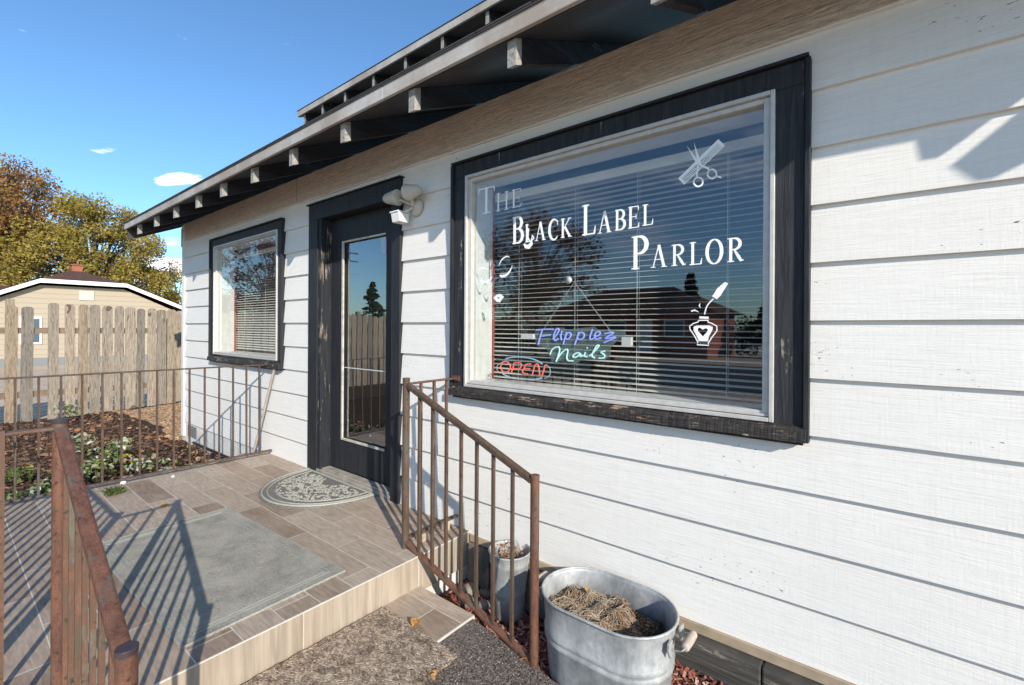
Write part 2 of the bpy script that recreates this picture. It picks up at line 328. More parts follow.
def shingle(name, c1, c2):
    k = NT(name); br = k.n('ShaderNodeTexBrick'); k.l(k.vec(), br.inputs['Vector']); br.inputs['Scale'].default_value = 1; br.inputs['Brick Width'].default_value = .3; br.inputs['Row Height'].default_value = .14
    br.inputs['Color1'].default_value = c1+(1,); br.inputs['Color2'].default_value = c2+(1,); br.inputs['Mortar'].default_value = (.01, .01, .01, 1); br.inputs['Mortar Size'].default_value = .006
    n = k.noise(90, detail=2); return k.out(k.mix(k.math('MULTIPLY', n, .4), br.outputs['Color'], (.02, .02, .02)), .9, n, .004, 1)
M['shingle'] = shingle('dark_roof_shingle', (.05, .05, .052), (.075, .073, .072)); M['shingle_brown'] = shingle('brown_roof_shingle', (.15, .07, .045), (.12, .055, .038))
def lap(name, col, col2):
    k = NT(name); wv = k.n('ShaderNodeTexWave', wave_type='BANDS', bands_direction='Z', wave_profile='SAW'); k.l(k.vec(), wv.inputs['Vector']); wv.inputs['Scale'].default_value = 1.55; wv.inputs['Distortion'].default_value = 0
    c = k.ramp(wv.outputs['Fac'], [(0, col2), (.12, col), (1, col)]); return k.out(c, .7, wv.outputs['Fac'], .01, 1)
M['vinyl'] = lap('beige_vinyl_siding', (.42, .35, .26), (.28, .23, .165)); M['white_trim'] = plain('white_trim', (.80, .79, .77), .5, .04); M['dark_glass'] = plain('dark_pane', (.10, .13, .15), .1, .1)
M['brick'] = plain('orange_brick', (.30, .11, .065), .8, .2, 3); M['pole'] = plain('pole_wood', (.09, .07, .055), .85, .2, 4)
M['stone'] = plain('field_stone', (.24, .20, .165), .8, .35, 11, 0, .01); M['dark_bag'] = plain('dark_drain_mat', (.12, .10, .085), .8, .4, 12)
M['hose'] = plain('black_cable', (.02, .02, .02), .5, .1); M['vent'] = plain('grey_vent', (.20, .21, .21), .6, .1, 30); M['stick'] = plain('pale_stick_wood', (.36, .30, .25), .7, .15, 14)
M['sticker'] = plain('pale_blue_sticker', (.45, .58, .72), .5, .1)

# ------------------------------------------------------------------ mesh helpers
class MB:
    def __init__(s): s.v = []; s.f = []; s.sm = []
    def add(s, vs, fs, smooth=False):
        o = len(s.v); s.v += [tuple(v) for v in vs]; s.f += [tuple(o+i for i in f) for f in fs]; s.sm += [smooth]*len(fs); return s
    def box(s, x0, x1, y0, y1, z0, z1):
        return s.add([(x0,y0,z0),(x1,y0,z0),(x1,y1,z0),(x0,y1,z0),(x0,y0,z1),(x1,y0,z1),(x1,y1,z1),(x0,y1,z1)],
                     [(0,3,2,1),(4,5,6,7),(0,1,5,4),(1,2,6,5),(2,3,7,6),(3,0,4,7)])
    def bar(s, a, b, w, h, up=(0, 0, 1)):
        a = Vector(a); b = Vector(b); d = (b-a).normalized(); up = Vector(up)
        if abs(d.dot(up)) > .98: up = Vector((0, 1, 0))
        x = d.cross(up).normalized(); y = x.cross(d)
        vs = [p+x*sx*w/2+y*sy*h/2 for p in (a, b) for sx, sy in ((-1,-1),(1,-1),(1,1),(-1,1))]
        return s.add(vs, [(0,1,2,3),(7,6,5,4),(0,4,5,1),(1,5,6,2),(2,6,7,3),(3,7,4,0)])
    def tube(s, pts, r, n=10, cap=True):
        pts = [Vector(p) for p in pts]; rs = r if isinstance(r, (list, tuple)) else [r]*len(pts); vs = []; ref = None
        for i, p in enumerate(pts):
            d = (pts[min(i+1, len(pts)-1)]-pts[max(i-1, 0)]).normalized()
            if ref is None: ref = Vector((0, 0, 1)) if abs(d.z) < .9 else Vector((1, 0, 0))
            x = d.cross(ref).normalized(); y = x.cross(d).normalized(); ref = y
            vs += [p+(x*math.cos(2*math.pi*k/n)+y*math.sin(2*math.pi*k/n))*rs[i] for k in range(n)]
        fs = [(i*n+k, i*n+(k+1) % n, (i+1)*n+(k+1) % n, (i+1)*n+k) for i in range(len(pts)-1) for k in range(n)]
        s.add(vs, fs, n > 5)
        if cap: s.add(vs[:n], [tuple(range(n))[::-1]]); s.add(vs[-n:], [tuple(range(n))])
        return s
    def lathe(s, prof, c=(0, 0, 0), n=24, axis=None):
        vs = [(r*math.cos(2*math.pi*k/n), r*math.sin(2*math.pi*k/n), z) for r, z in prof for k in range(n)]
        q = Vector((0, 0, 1)).rotation_difference(Vector(axis)) if axis else None
        vs = [tuple((q @ Vector(v) if q else Vector(v))+Vector(c)) for v in vs]
        return s.add(vs, [(i*n+k, i*n+(k+1) % n, (i+1)*n+(k+1) % n, (i+1)*n+k) for i in range(len(prof)-1) for k in range(n)], True)
    def poly(s, pts, y, t=.0008):   # a flat outline in x,z with a thickness along y
        n = len(pts); vs = [(p[0], y, p[1]) for p in pts]+[(p[0], y+t, p[1]) for p in pts]
        return s.add(vs, [tuple(range(n)), tuple(range(2*n-1, n-1, -1))]+[(i, n+i, n+(i+1) % n, (i+1) % n) for i in range(n)])
    def stroke(s, pts, w, y, t=.0008):
        ws = w if isinstance(w, (list, tuple)) else [w]*len(pts)
        P = [Vector((p[0], 0, p[1])) for p in pts]; L = []; Rr = []
        for i, p in enumerate(P):
            d = (P[min(i+1, len(P)-1)]-P[max(i-1, 0)]); d = d.normalized() if d.length else Vector((1, 0, 0)); nn = Vector((-d.z, 0, d.x))
            L.append(p+nn*ws[i]/2); Rr.append(p-nn*ws[i]/2)
        for i in range(len(P)-1):
            s.poly([(L[i].x, L[i].z), (L[i+1].x, L[i+1].z), (Rr[i+1].x, Rr[i+1].z), (Rr[i].x, Rr[i].z)], y, t)
        return s
    def build(s, name, mat, parent=None, bevel=0, loc=None):
        me = bpy.data.meshes.new(name); me.from_pydata(s.v, [], s.f); me.polygons.foreach_set('use_smooth', s.sm); me.materials.append(mat); me.update()
        o = bpy.data.objects.new(name, me); COL.objects.link(o)
        if parent: o.parent = parent
        if loc: o.location = loc
        if bevel:
            b = o.modifiers.new('bevel', 'BEVEL'); b.width = bevel; b.segments = 2; b.limit_method = 'ANGLE'
        return o
def tag(o, label=None, cat=None, group=None, kind=None):
    for k, v in (('label', label), ('category', cat), ('group', group), ('kind', kind)):
        if v: o[k] = v
    return o
def empty(name, loc=(0, 0, 0), **k):
    o = bpy.data.objects.new(name, None); COL.objects.link(o); o.location = loc; o.empty_display_size = .1; tag(o, **k); return o
def under(o, root):   # parts are modelled in world coordinates; keep them there under a root that stands elsewhere
    o.parent = root; o.matrix_parent_inverse = Matrix.Translation(-Vector(root.location)); return o
def smooth(pts, n=5):
    P = [Vector(p) for p in pts]; out = []
    for i in range(len(P)-1):
        a, b, c, d = P[max(i-1, 0)], P[i], P[i+1], P[min(i+2, len(P)-1)]
        for k in range(n):
            t = k/n; out.append(.5*((2*b)+(c-a)*t+(2*a-5*b+4*c-d)*t*t+(3*b-a-3*c+d)*t**3))
    return out+[P[-1]]

# outlines of the window graphics and neon tubes, in metres on the glass (x, z)
LETTERS=[
("T",-1.813,-1.692,1.823,1.972),
("H",-1.679,-1.587,1.821,1.923),
("E",-1.569,-1.502,1.823,1.923),
("B",-1.564,-1.488,1.627,1.774),
("L",-1.477,-1.431,1.627,1.723),
("A",-1.410,-1.344,1.626,1.724),
("C",-1.324,-1.265,1.622,1.724),
("K",-1.254,-1.188,1.624,1.721),
("L",-1.134,-1.058,1.621,1.769),
("A",-1.045,-0.976,1.620,1.723),
("B",-0.959,-0.906,1.623,1.719),
("E",-0.894,-0.841,1.624,1.723),
("L",-0.828,-0.777,1.628,1.722),
("P",-0.879,-0.799,1.438,1.588),
("A",-0.785,-0.716,1.439,1.537),
("R",-0.698,-0.636,1.440,1.531),
("L",-0.623,-0.571,1.438,1.533),
("O",-0.556,-0.490,1.434,1.537),
("R",-0.477,-0.416,1.438,1.533),
]
NEON_BLUE= [[(-1.442, 1.163), (-1.383, 1.168), (-1.332, 1.168)], [(-1.402, 1.166), (-1.414, 1.132), (-1.428, 1.087)], [(-1.418, 1.13), (-1.349, 1.139)], [(-1.334, 1.119), (-1.309, 1.144), (-1.297, 1.167), (-1.309, 1.172), (-1.324, 1.15), (-1.33, 1.125), (-1.319, 1.11), (-1.301, 1.12)], [(-1.278, 1.161), (-1.286, 1.134), (-1.281, 1.113)], [(-1.252, 1.155), (-1.26, 1.126), (-1.271, 1.091)], [(-1.258, 1.134), (-1.244, 1.151), (-1.226, 1.148), (-1.228, 1.132), (-1.244, 1.118), (-1.258, 1.123)], [(-1.18, 1.156), (-1.19, 1.124), (-1.204, 1.091)], [(-1.187, 1.135), (-1.172, 1.153), (-1.152, 1.149), (-1.15, 1.133), (-1.169, 1.118), (-1.186, 1.123)], [(-1.103, 1.171), (-1.117, 1.131), (-1.111, 1.12), (-1.096, 1.127)], [(-1.094, 1.134), (-1.067, 1.142), (-1.062, 1.156), (-1.079, 1.157), (-1.091, 1.139), (-1.082, 1.121), (-1.056, 1.13)], [(-1.037, 1.149), (-0.988, 1.156), (-1.034, 1.126), (-0.977, 1.134), (-1.041, 1.106)]]
NEON_TEAL= [[(-1.352, 1.037), (-1.335, 1.066), (-1.302, 1.078), (-1.292, 1.064), (-1.301, 1.033), (-1.314, 1.001)], [(-1.313, 1.003), (-1.288, 1.04), (-1.253, 1.066), (-1.243, 1.058), (-1.249, 1.027), (-1.24, 1.01), (-1.211, 1.01)], [(-1.168, 1.046), (-1.187, 1.052), (-1.208, 1.04), (-1.211, 1.029), (-1.193, 1.03), (-1.167, 1.047), (-1.171, 1.034), (-1.153, 1.039)], [(-1.141, 1.056), (-1.147, 1.037), (-1.13, 1.035)], [(-1.133, 1.077), (-1.13, 1.08)], [(-1.12, 1.038), (-1.09, 1.063), (-1.067, 1.09), (-1.079, 1.09), (-1.096, 1.063), (-1.105, 1.039), (-1.089, 1.031)], [(-1.035, 1.066), (-1.056, 1.059), (-1.037, 1.047), (-1.041, 1.033), (-1.067, 1.03)]]
NEON_BACK= [(-1.464, 1.169), (-1.28, 1.178), (-1.254, 1.167), (-1.123, 1.181), (-1.1, 1.184), (-1.076, 1.168), (-0.979, 1.167), (-0.936, 1.162), (-0.935, 1.119), (-0.979, 1.113), (-1.012, 1.081), (-1.009, 1.046), (-1.046, 1.021), (-1.171, 1.015), (-1.195, 0.997), (-1.246, 0.994), (-1.298, 1.006), (-1.318, 0.985), (-1.344, 0.998), (-1.376, 1.064), (-1.428, 1.077), (-1.449, 1.082), (-1.453, 1.131)]
NEON_CORD= [(-1.405, 1.154), (-1.207, 1.408), (-0.999, 1.153)]
OPEN_RED= [[(-1.617, 0.938), (-1.62, 0.927), (-1.627, 0.917), (-1.639, 0.91), (-1.653, 0.907), (-1.666, 0.908), (-1.678, 0.914), (-1.686, 0.923), (-1.689, 0.934), (-1.686, 0.946), (-1.679, 0.956), (-1.667, 0.963), (-1.653, 0.966), (-1.639, 0.964), (-1.628, 0.958), (-1.62, 0.949), (-1.617, 0.938)], [(-1.611, 0.905), (-1.594, 0.948), (-1.589, 0.961), (-1.551, 0.963), (-1.54, 0.951), (-1.555, 0.933), (-1.601, 0.93)], [(-1.476, 0.962), (-1.508, 0.958), (-1.517, 0.945), (-1.531, 0.914), (-1.494, 0.905)], [(-1.52, 0.935), (-1.48, 0.936)], [(-1.466, 0.902), (-1.449, 0.96)], [(-1.446, 0.96), (-1.428, 0.961), (-1.416, 0.905)], [(-1.401, 0.905), (-1.382, 0.962)]]
OPEN_BLUE= [[(-1.653, 0.981), (-1.619, 0.99), (-1.546, 0.996), (-1.476, 0.992), (-1.431, 0.98), (-1.4, 0.966)], [(-1.673, 0.896), (-1.642, 0.885), (-1.593, 0.875)], [(-1.545, 0.875), (-1.457, 0.88), (-1.403, 0.892)]]
OPEN_GLASS= [[(-1.378, 0.964), (-1.356, 0.951), (-1.35, 0.93), (-1.355, 0.908), (-1.386, 0.89)], [(-1.668, 0.966), (-1.709, 0.945), (-1.716, 0.917), (-1.693, 0.899)]]
SCISSOR= [[(-0.605, 1.946), (-0.584, 1.879), (-0.575, 1.85), (-0.592, 1.863)], [(-0.634, 1.937), (-0.591, 1.869), (-0.575, 1.846), (-0.541, 1.825), (-0.546, 1.817), (-0.582, 1.842), (-0.597, 1.857)], [(-0.592, 1.845), (-0.583, 1.843), (-0.59, 1.798), (-0.596, 1.799)], [(-0.514, 1.788), (-0.499, 1.781), (-0.497, 1.774), (-0.514, 1.781)]]
COMB= [(-0.51, 1.933), (-0.485, 1.901), (-0.643, 1.776), (-0.67, 1.807)]
RINGS= [[(-0.569, 1.773), (-0.569, 1.768), (-0.572, 1.763), (-0.576, 1.76), (-0.581, 1.758), (-0.586, 1.758), (-0.592, 1.76), (-0.597, 1.764), (-0.601, 1.769), (-0.604, 1.774), (-0.605, 1.78), (-0.604, 1.786), (-0.601, 1.79), (-0.597, 1.794), (-0.592, 1.795), (-0.587, 1.795), (-0.581, 1.793), (-0.576, 1.79), (-0.572, 1.785), (-0.569, 1.779)], [(-0.516, 1.795), (-0.516, 1.79), (-0.519, 1.785), (-0.523, 1.782), (-0.527, 1.78), (-0.533, 1.78), (-0.538, 1.782), (-0.543, 1.786), (-0.547, 1.791), (-0.55, 1.796), (-0.55, 1.802), (-0.55, 1.808), (-0.547, 1.812), (-0.543, 1.815), (-0.538, 1.817), (-0.533, 1.817), (-0.528, 1.815), (-0.523, 1.811), (-0.519, 1.806), (-0.517, 1.801)]]
BOTTLE= [[(-0.581, 1.21), (-0.585, 1.203), (-0.604, 1.197), (-0.618, 1.186), (-0.616, 1.172), (-0.599, 1.148), (-0.584, 1.12), (-0.588, 1.11), (-0.542, 1.109), (-0.544, 1.118), (-0.531, 1.14), (-0.511, 1.168), (-0.512, 1.187), (-0.531, 1.198), (-0.546, 1.203), (-0.544, 1.21)], [(-0.602, 1.184), (-0.586, 1.189), (-0.54, 1.189), (-0.526, 1.182), (-0.529, 1.168), (-0.542, 1.144), (-0.545, 1.125), (-0.581, 1.125), (-0.588, 1.143), (-0.602, 1.17)], [(-0.565, 1.144), (-0.585, 1.167), (-0.585, 1.177), (-0.577, 1.181), (-0.566, 1.172), (-0.554, 1.178), (-0.546, 1.175), (-0.547, 1.165)], [(-0.53, 1.306), (-0.512, 1.294), (-0.499, 1.307), (-0.47, 1.355), (-0.482, 1.361), (-0.51, 1.338)], [(-0.525, 1.296), (-0.541, 1.28), (-0.552, 1.262), (-0.559, 1.234)], [(-0.579, 1.222), (-0.543, 1.22)], [(-0.577, 1.279), (-0.58, 1.27), (-0.575, 1.261)], [(-0.612, 1.248), (-0.598, 1.252), (-0.582, 1.244)]]
LASH= [[(-1.657, 1.518), (-1.637, 1.549), (-1.603, 1.565), (-1.579, 1.559)], [(-1.653, 1.466), (-1.632, 1.458), (-1.594, 1.468), (-1.562, 1.504)], [(-1.812, 1.51), (-1.775, 1.516), (-1.731, 1.504)], [(-1.807, 1.45), (-1.757, 1.433), (-1.726, 1.438), (-1.708, 1.45)]]
LIPS= [(-1.695, 1.342), (-1.669, 1.36), (-1.643, 1.362), (-1.618, 1.345), (-1.647, 1.314), (-1.673, 1.321)]


OPEN_RED, OPEN_BLUE, OPEN_GLASS = [[[(x, z+.018) for x, z in st] for st in g] for g in (OPEN_RED, OPEN_BLUE, OPEN_GLASS)]

# ------------------------------------------------------------------ setting: ground
tag(MB().add([(-1500,-1500,-.45),(1500,-1500,-.45),(1500,1500,-.45),(-1500,1500,-.45)], [(0,1,2,3)]).build('ground', M['ground']), kind='structure')
def sheet(name, x0, x1, y0, y1, zf, mat, n=.06, kind='structure', keep=None):
    nx = max(2, int((x1-x0)/n)); ny = max(2, int((y1-y0)/n)); X = np.linspace(x0, x1, nx); Y = np.linspace(y0, y1, ny)
    vs = [(x, y, zf(x, y)) for y in Y for x in X]
    fs = [(j*nx+i, j*nx+i+1, (j+1)*nx+i+1, (j+1)*nx+i) for j in range(ny-1) for i in range(nx-1) if keep is None or keep((X[i]+X[i+1])/2, (Y[j]+Y[j+1])/2)]
    b = MB(); b.add(vs, fs, True); return tag(b.build(name, mat), kind=kind)
def bump2(x, y, s, a): return mn.noise(Vector((x*s, y*s, 3.1)))*a
bedz = lambda x, y: -.275+bump2(x, y, 2.2, .04)+bump2(x, y, 9, .015)
sheet('garden_bed', -10.06, -4.4, -6, 1.4, bedz, M['soil'], .07)
tanz = lambda x, y: -.285+bump2(x, y, 2.2, .03)+bump2(x, y, 9, .01)+(.034 if y > -.05-.10*math.sin(x*1.7)+.0*x and x < -6.9 else -.1)
sheet('dirt_path', -10.3, -6.4, -.3, 2.4, tanz, M['dirt'], .05)
az = lambda x, y: -.166-.075*min(1, max(0, (x+1.46)/.45))-.01*max(0, x+1)
sheet('asphalt_pavement', -1.458, .6, -2.4, -.40, lambda x, y: az(x, y)+bump2(x, y, 30, .003), M['asphalt'], .03)
mulz = lambda x, y: -.285+bump2(x, y, 3, .03)+.105*min(1, max(0, (x+1.05)/.35))*min(1, max(0, (y+.42)/.3))
sheet('mulch_bed', -1.99, 2.5, -.40, .1, mulz, M['soil'], .04)
tag(MB().add([(-60,-20,-.40),(40,-20,-.40),(40,-11,-.40),(-60,-11,-.40)], [(0,1,2,3)]).build('street', M['road']), kind='structure')
def chips(name, mat, n, xr, yr, zf, L, Wd, T, ok=None, lab=None, cat=None):
    b = MB(); c = 0
    while c < n:
        x = random.uniform(*xr); y = random.uniform(*yr)
        if ok and not ok(x, y): continue
        c += 1; l = L*random.uniform(.4, 1.3); w_ = Wd*random.uniform(.5, 1.3)
        d = Vector((random.gauss(0, 1), random.gauss(0, 1), random.gauss(0, .28))).normalized(); u_ = Vector((random.gauss(0, .35), random.gauss(0, .35), 1))
        p = Vector((x, y, zf(x, y)+random.uniform(0, T*2.5))); b.bar(p-d*l/2, p+d*l/2, w_, T, u_)
    return tag(b.build(name, mat), lab, cat, None, 'stuff')
chips('red_mulch', M['chips_red'], 5200, (-1.84, 1.2), (-.40, -.07), mulz, .040, .010, .004, None, 'red wood chip mulch along the foot of the white wall', 'mulch')
inbed = lambda x, y: not (y > -.05 and x < -6.9)
chips('bark_mulch', M['chips_brown'], 14000, (-9.9, -4.56), (-1.9, .02), bedz, .046, .016, .007, inbed, 'dark brown bark mulch in the bed behind the far railing', 'mulch')
chips('path_wood_chips', M['chips_tan'], 3000, (-9.9, -6.88), (-.12, 1.3), lambda x, y: tanz(x, y) if y > -.1 else bedz(x, y), .05, .02, .005, lambda x, y: y > -.02-.10*math.sin(x*1.7), 'tan wood chips covering the bare strip at the house corner', 'wood chips')
def leafmesh(name, mat, n, xr, yr, zf, size, lab, cat, kind='stuff', ok=None, lift=.02):
    b = MB(); c = 0
    while c < n:
        x = random.uniform(*xr); y = random.uniform(*yr)
        if ok and not ok(x, y): continue
        c += 1; one_leaf(b, (x, y, zf(x, y)+random.uniform(.004, lift)), size*random.uniform(.6, 1.3), random.uniform(0, 6.3), random.uniform(-.5, .5), random.uniform(-.5, .5))
    return tag(b.build(name, mat), lab, cat, None, kind)
def one_leaf(b, p, s, a, tx=0, ty=0, curl=.25, wd=.42):
    q = Matrix.Rotation(a, 3, 'Z') @ Matrix.Rotation(tx, 3, 'X') @ Matrix.Rotation(ty, 3, 'Y'); P = Vector(p)
    L = [(0, -.5, .0), (wd*.8, -.22, curl), (wd, .1, curl), (.22, .42, curl*.3), (0, .55, 0), (-.22, .42, curl*.3), (-wd, .1, curl), (-wd*.8, -.22, curl), (0, 0, 0)]
    b.add([P+q @ (Vector(v)*s) for v in L], [(8, i, (i+1) % 8) for i in range(8)])
chips('asphalt_grit', M['grit'], 6000, (-1.40, .2), (-1.3, -.41), az, .0055, .0045, .003, None, 'coarse dark grit bedded in the asphalt in front of the step', 'grit')
leafmesh('leaf_litter', M['litter'], 420, (-9.8, -4.6), (-1.9, -.05), bedz, .075, 'dry orange and tan leaves scattered over the dark mulch', 'leaves')

# ------------------------------------------------------------------ the shop building
B = empty('shop_building', (-3, 0, 0), label='white lap-sided single-storey shop with black trim, exposed rafters and a lettered front window', cat='building')
def part(b, name, mat, parent=None, bevel=0, label=None):
    o = b.build(name, mat, None, bevel); p = parent or B
    chain = Vector((0, 0, 0)); q = p
    while q: chain += Vector(q.location); q = q.parent
    o.parent = p; o.location = (0, 0, 0)
    me = o.data
    for v in me.vertices: v.co -= chain
    # keep textures in world scale: shift mesh only, object origin stays with its parent
    if label: o['label'] = label
    return o
XL, XR, ZT = -6.85, 1.9, 2.50
OPEN = [(-5.83, -4.20, .81, 2.11), (-3.60, -2.52, -.20, 2.11), (-1.955, -.25, .80, 2.12)]
def pieces(z0, z1):   # x intervals and z ranges left free by the openings
    out = []; xs = [XL]
    for a, b_, c, d in OPEN: xs += [a, b_]
    xs += [XR]
    for i in range(len(xs)-1):
        if i % 2 == 0: out.append((xs[i], xs[i+1], z0, z1))
        else:
            a, b_, c, d = OPEN[i//2]
            if z1 > d: out.append((xs[i], xs[i+1], max(z0, d), z1))
            if z0 < c: out.append((xs[i], xs[i+1], z0, min(z1, c)))
    return [p for p in out if p[3]-p[2] > .002]
def merged(z0, z1):
    ps = sorted(pieces(z0, z1)); out = []
    for p in ps:
        if out and abs(out[-1][1]-p[0]) < 1e-6 and out[-1][2:] == p[2:]: out[-1] = (out[-1][0], p[1])+p[2:]
        else: out.append(p)
    return out
b = MB(); zb = -.0135; k_ = 0
PIT, TH = .2035, .019
while zb < 2.3:
    z0, z1 = zb, min(zb+PIT, 2.30)
    jx = []
    for (x0, x1, a, c) in merged(z0, z1):
        yb = lambda z: -TH+(z-z0)/PIT*(TH-.003)
        cuts = [x0]+[q for q in jx if x0+.15 < q < x1-.15]+[x1]
        for ci in range(len(cuts)-1):
            xa_, xb2 = cuts[ci]+(.0012 if ci else 0), cuts[ci+1]-(.0012 if ci < len(cuts)-2 else 0)
            n = max(1, int((xb2-xa_)/.12)); vs = []; jj = .0008*math.sin(k_*3.1+ci*2)
            for q in range(n+1):
                x = xa_+(xb2-xa_)*q/n; wy = mn.noise(Vector((x*1.3, k_*5.7, 0)))*.0022+mn.noise(Vector((x*6, k_*3.3, 9)))*.0006+jj
                wz = mn.noise(Vector((x*1.1, k_*7.7, 4)))*.0018 if a == z0 else 0
                y0, y1 = yb(a)+wy, yb(c)+wy*.2
                vs += [(x, y0, a+wz), (x, 0, a+wz), (x, 0, c+.001), (x, y1, c+.001)]
            b.add(vs, [(q*4+p, q*4+(p+1) % 4, (q+1)*4+(p+1) % 4, (q+1)*4+p) for q in range(n) for p in range(4)]+[(0, 1, 2, 3), (n*4+3, n*4+2, n*4+1, n*4)])
    zb += PIT; k_ += 1
part(b, 'lap_siding', M['siding'])
b = MB()
for (x0, x1, a, c) in merged(-.30, 2.46): b.box(x0+.001, x1-.001, .001, .165, a, c)
part(b, 'wall', M['white_jamb'])
part(MB().box(XL+.002, XL+.165, .17, 8, -.45, 2.46), 'end_wall', M['siding'])
part(MB().box(XL-.012, XL+.075, -.026, .04, -.20, 2.44).box(XL-.03, XL-.001, -.018, .09, -.2, 2.44), 'corner_board', M['siding'], None, .002)
part(MB().box(XL-.02, XR, -.024, .0, 2.232, 2.445), 'frieze_board', M['frieze'], None, .002)
part(MB().box(XL-.02, XR, -.0245, -.0242, 2.3, 2.301).box(-3.92, -3.917, -.0248, -.0235, 2.235, 2.444), 'board_joint', M['soffit'])
part(MB().box(XL-.01, -4.56, -.004, .3, -.45, -.016), 'foundation', M['foundation'])
part(MB().box(-1.84, XR, -.030, -.001, -.052, -.0145), 'base_strip', plain('bare_tan_wood', (.36, .275, .19), .7, .2, 12), None, .002)
bm_ = MB(); 
for xa, xb_ in ((-1.02, -.335), (-.331, XR)): bm_.box(xa, xb_, -.075, -.002, -.215, -.054)
part(bm_, 'skirt_timber', M['beam'], None, .006)
part(MB().box(-1.84, XR, -.045, -.001, -.45, -.06), 'footing', plain('grey_concrete', (.16, .14, .12), .85, .35, 9, 0, .01))
part(MB().box(-6.66, -6.36, -.012, -.0045, -.175, -.04), 'foundation_vent', M['vent'], None, .003)
part(MB().tube([(-6.4, -.03, -.215), (-5.3, -.035, -.20), (-4.6, -.035, -.19)], .012, 8), 'pipe', M['hose'])
# interior shell so the windows look into a dim room
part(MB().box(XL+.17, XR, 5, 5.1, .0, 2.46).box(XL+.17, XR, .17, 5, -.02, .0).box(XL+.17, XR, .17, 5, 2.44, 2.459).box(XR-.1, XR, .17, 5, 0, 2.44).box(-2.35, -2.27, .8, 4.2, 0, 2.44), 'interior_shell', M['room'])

# roof and eave
SL = .457
zr = lambda y: 2.348+SL*(y+.5)          # underside of the sheathing
b = MB(); x0, x1 = -7.25, 1.20
def slab(b, x0, x1, ya, yb, z_of, t):
    b.add([(x0,ya,z_of(ya)),(x1,ya,z_of(ya)),(x1,yb,z_of(yb)),(x0,yb,z_of(yb)),(x0,ya,z_of(ya)+t),(x1,ya,z_of(ya)+t),(x1,yb,z_of(yb)+t),(x0,yb,z_of(yb)+t)],
          [(0,3,2,1),(4,5,6,7),(0,1,5,4),(1,2,6,5),(2,3,7,6),(3,0,4,7)])
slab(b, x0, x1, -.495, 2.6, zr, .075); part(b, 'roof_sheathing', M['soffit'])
b = MB(); yy = -.524
while yy < 2.5:
    slab(b, x0-.01, x1+.01, yy, yy+.145, lambda y, yy=yy: zr(y)+.091-.05*(y-yy), .007); yy += .14
part(b, 'roof', M['shingle'])
b = MB()
for xa, xb_ in ((x0-.006, -5.52), (-5.517, -2.013), (-2.010, x1)): b.box(xa, xb_, -.516, -.497, 2.352, 2.424)
part(b, 'fascia', M['fascia'], None, .002)
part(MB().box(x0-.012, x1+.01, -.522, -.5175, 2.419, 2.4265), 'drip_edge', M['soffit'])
tails = [1.115, .62, .01, -.60, -1.21, -1.845, -2.465, -3.09, -3.69, -4.29, -4.87, -5.50, -6.15, -6.82]
for x in tails:
    x += .025; b = MB(); w2 = .021; h = .112
    ya, yb = -.455, .95
    P = [(-.482, zr(-.482)-.001), (-.482, zr(-.482)-h), (yb, zr(yb)-h), (yb, zr(yb)-.001)]
    b.add([(x-w2, p[0], p[1]) for p in P]+[(x+w2, p[0], p[1]) for p in P], [(0,3,2,1),(4,5,6,7),(0,1,5,4),(1,2,6,5),(2,3,7,6),(3,0,4,7)])
    o = part(b, 'rafter_tail', M['rafter'], None, .002)
    e = MB(); P = [(-.484, zr(-.482)-.003), (-.484, zr(-.482)-h-.001), (-.445, zr(-.445)-h-.001), (-.445, zr(-.445)-.003)]  # weathered end face; pale sides put the sunlit triangle into the colour
    e.add([(x-w2-.0008, p[0], p[1]) for p in P]+[(x+w2+.0008, p[0], p[1]) for p in P], [(0,3,2,1),(4,5,6,7),(0,1,5,4),(1,2,6,5),(2,3,7,6),(3,0,4,7)])
    part(e, 'weathered_end', M['tail_end'], o)
b = MB()
for xr_, wd in ((-7.215, .035),):
    P = [(-.49, zr(-.49)-.001), (-.49, zr(-.49)-.13), (2.5, zr(2.5)-.13), (2.5, zr(2.5)-.001)]
    b.add([(xr_-wd/2, p[0], p[1]) for p in P]+[(xr_+wd/2, p[0], p[1]) for p in P], [(0,3,2,1),(4,5,6,7),(0,1,5,4),(1,2,6,5),(2,3,7,6),(3,0,4,7)])
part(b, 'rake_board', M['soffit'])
b = MB(); b.add([(-6.99,-.0,2.18),(-6.99,-.0,2.42),(-6.99,.28,2.42),(-6.86,0,2.18),(-6.86,0,2.42),(-6.86,.28,2.42)], [(0,1,2),(5,4,3),(0,3,4,1),(1,4,5,2),(2,5,3,0)])
part(b, 'eave_bracket', M['soffit'])
# rake outrigger beyond the right end of the eave (out of view; its shadow falls on the wall)
b = MB(); zq = lambda y: 2.36+.70*(y+.62)
P = [(-.62, zq(-.62)), (-.60, zq(-.62)-.085), (-.55, zq(-.55)-.135), (.3, zq(.3)-.135), (.3, zq(.3))]
b.add([(1.475, p[0], p[1]) for p in P]+[(1.512, p[0], p[1]) for p in P], [(0,1,2,3,4),(9,8,7,6,5)]+[(i, i+5, (i+1) % 5+5, (i+1) % 5) for i in range(5)])
part(b, 'rake_outrigger', M['rafter'])
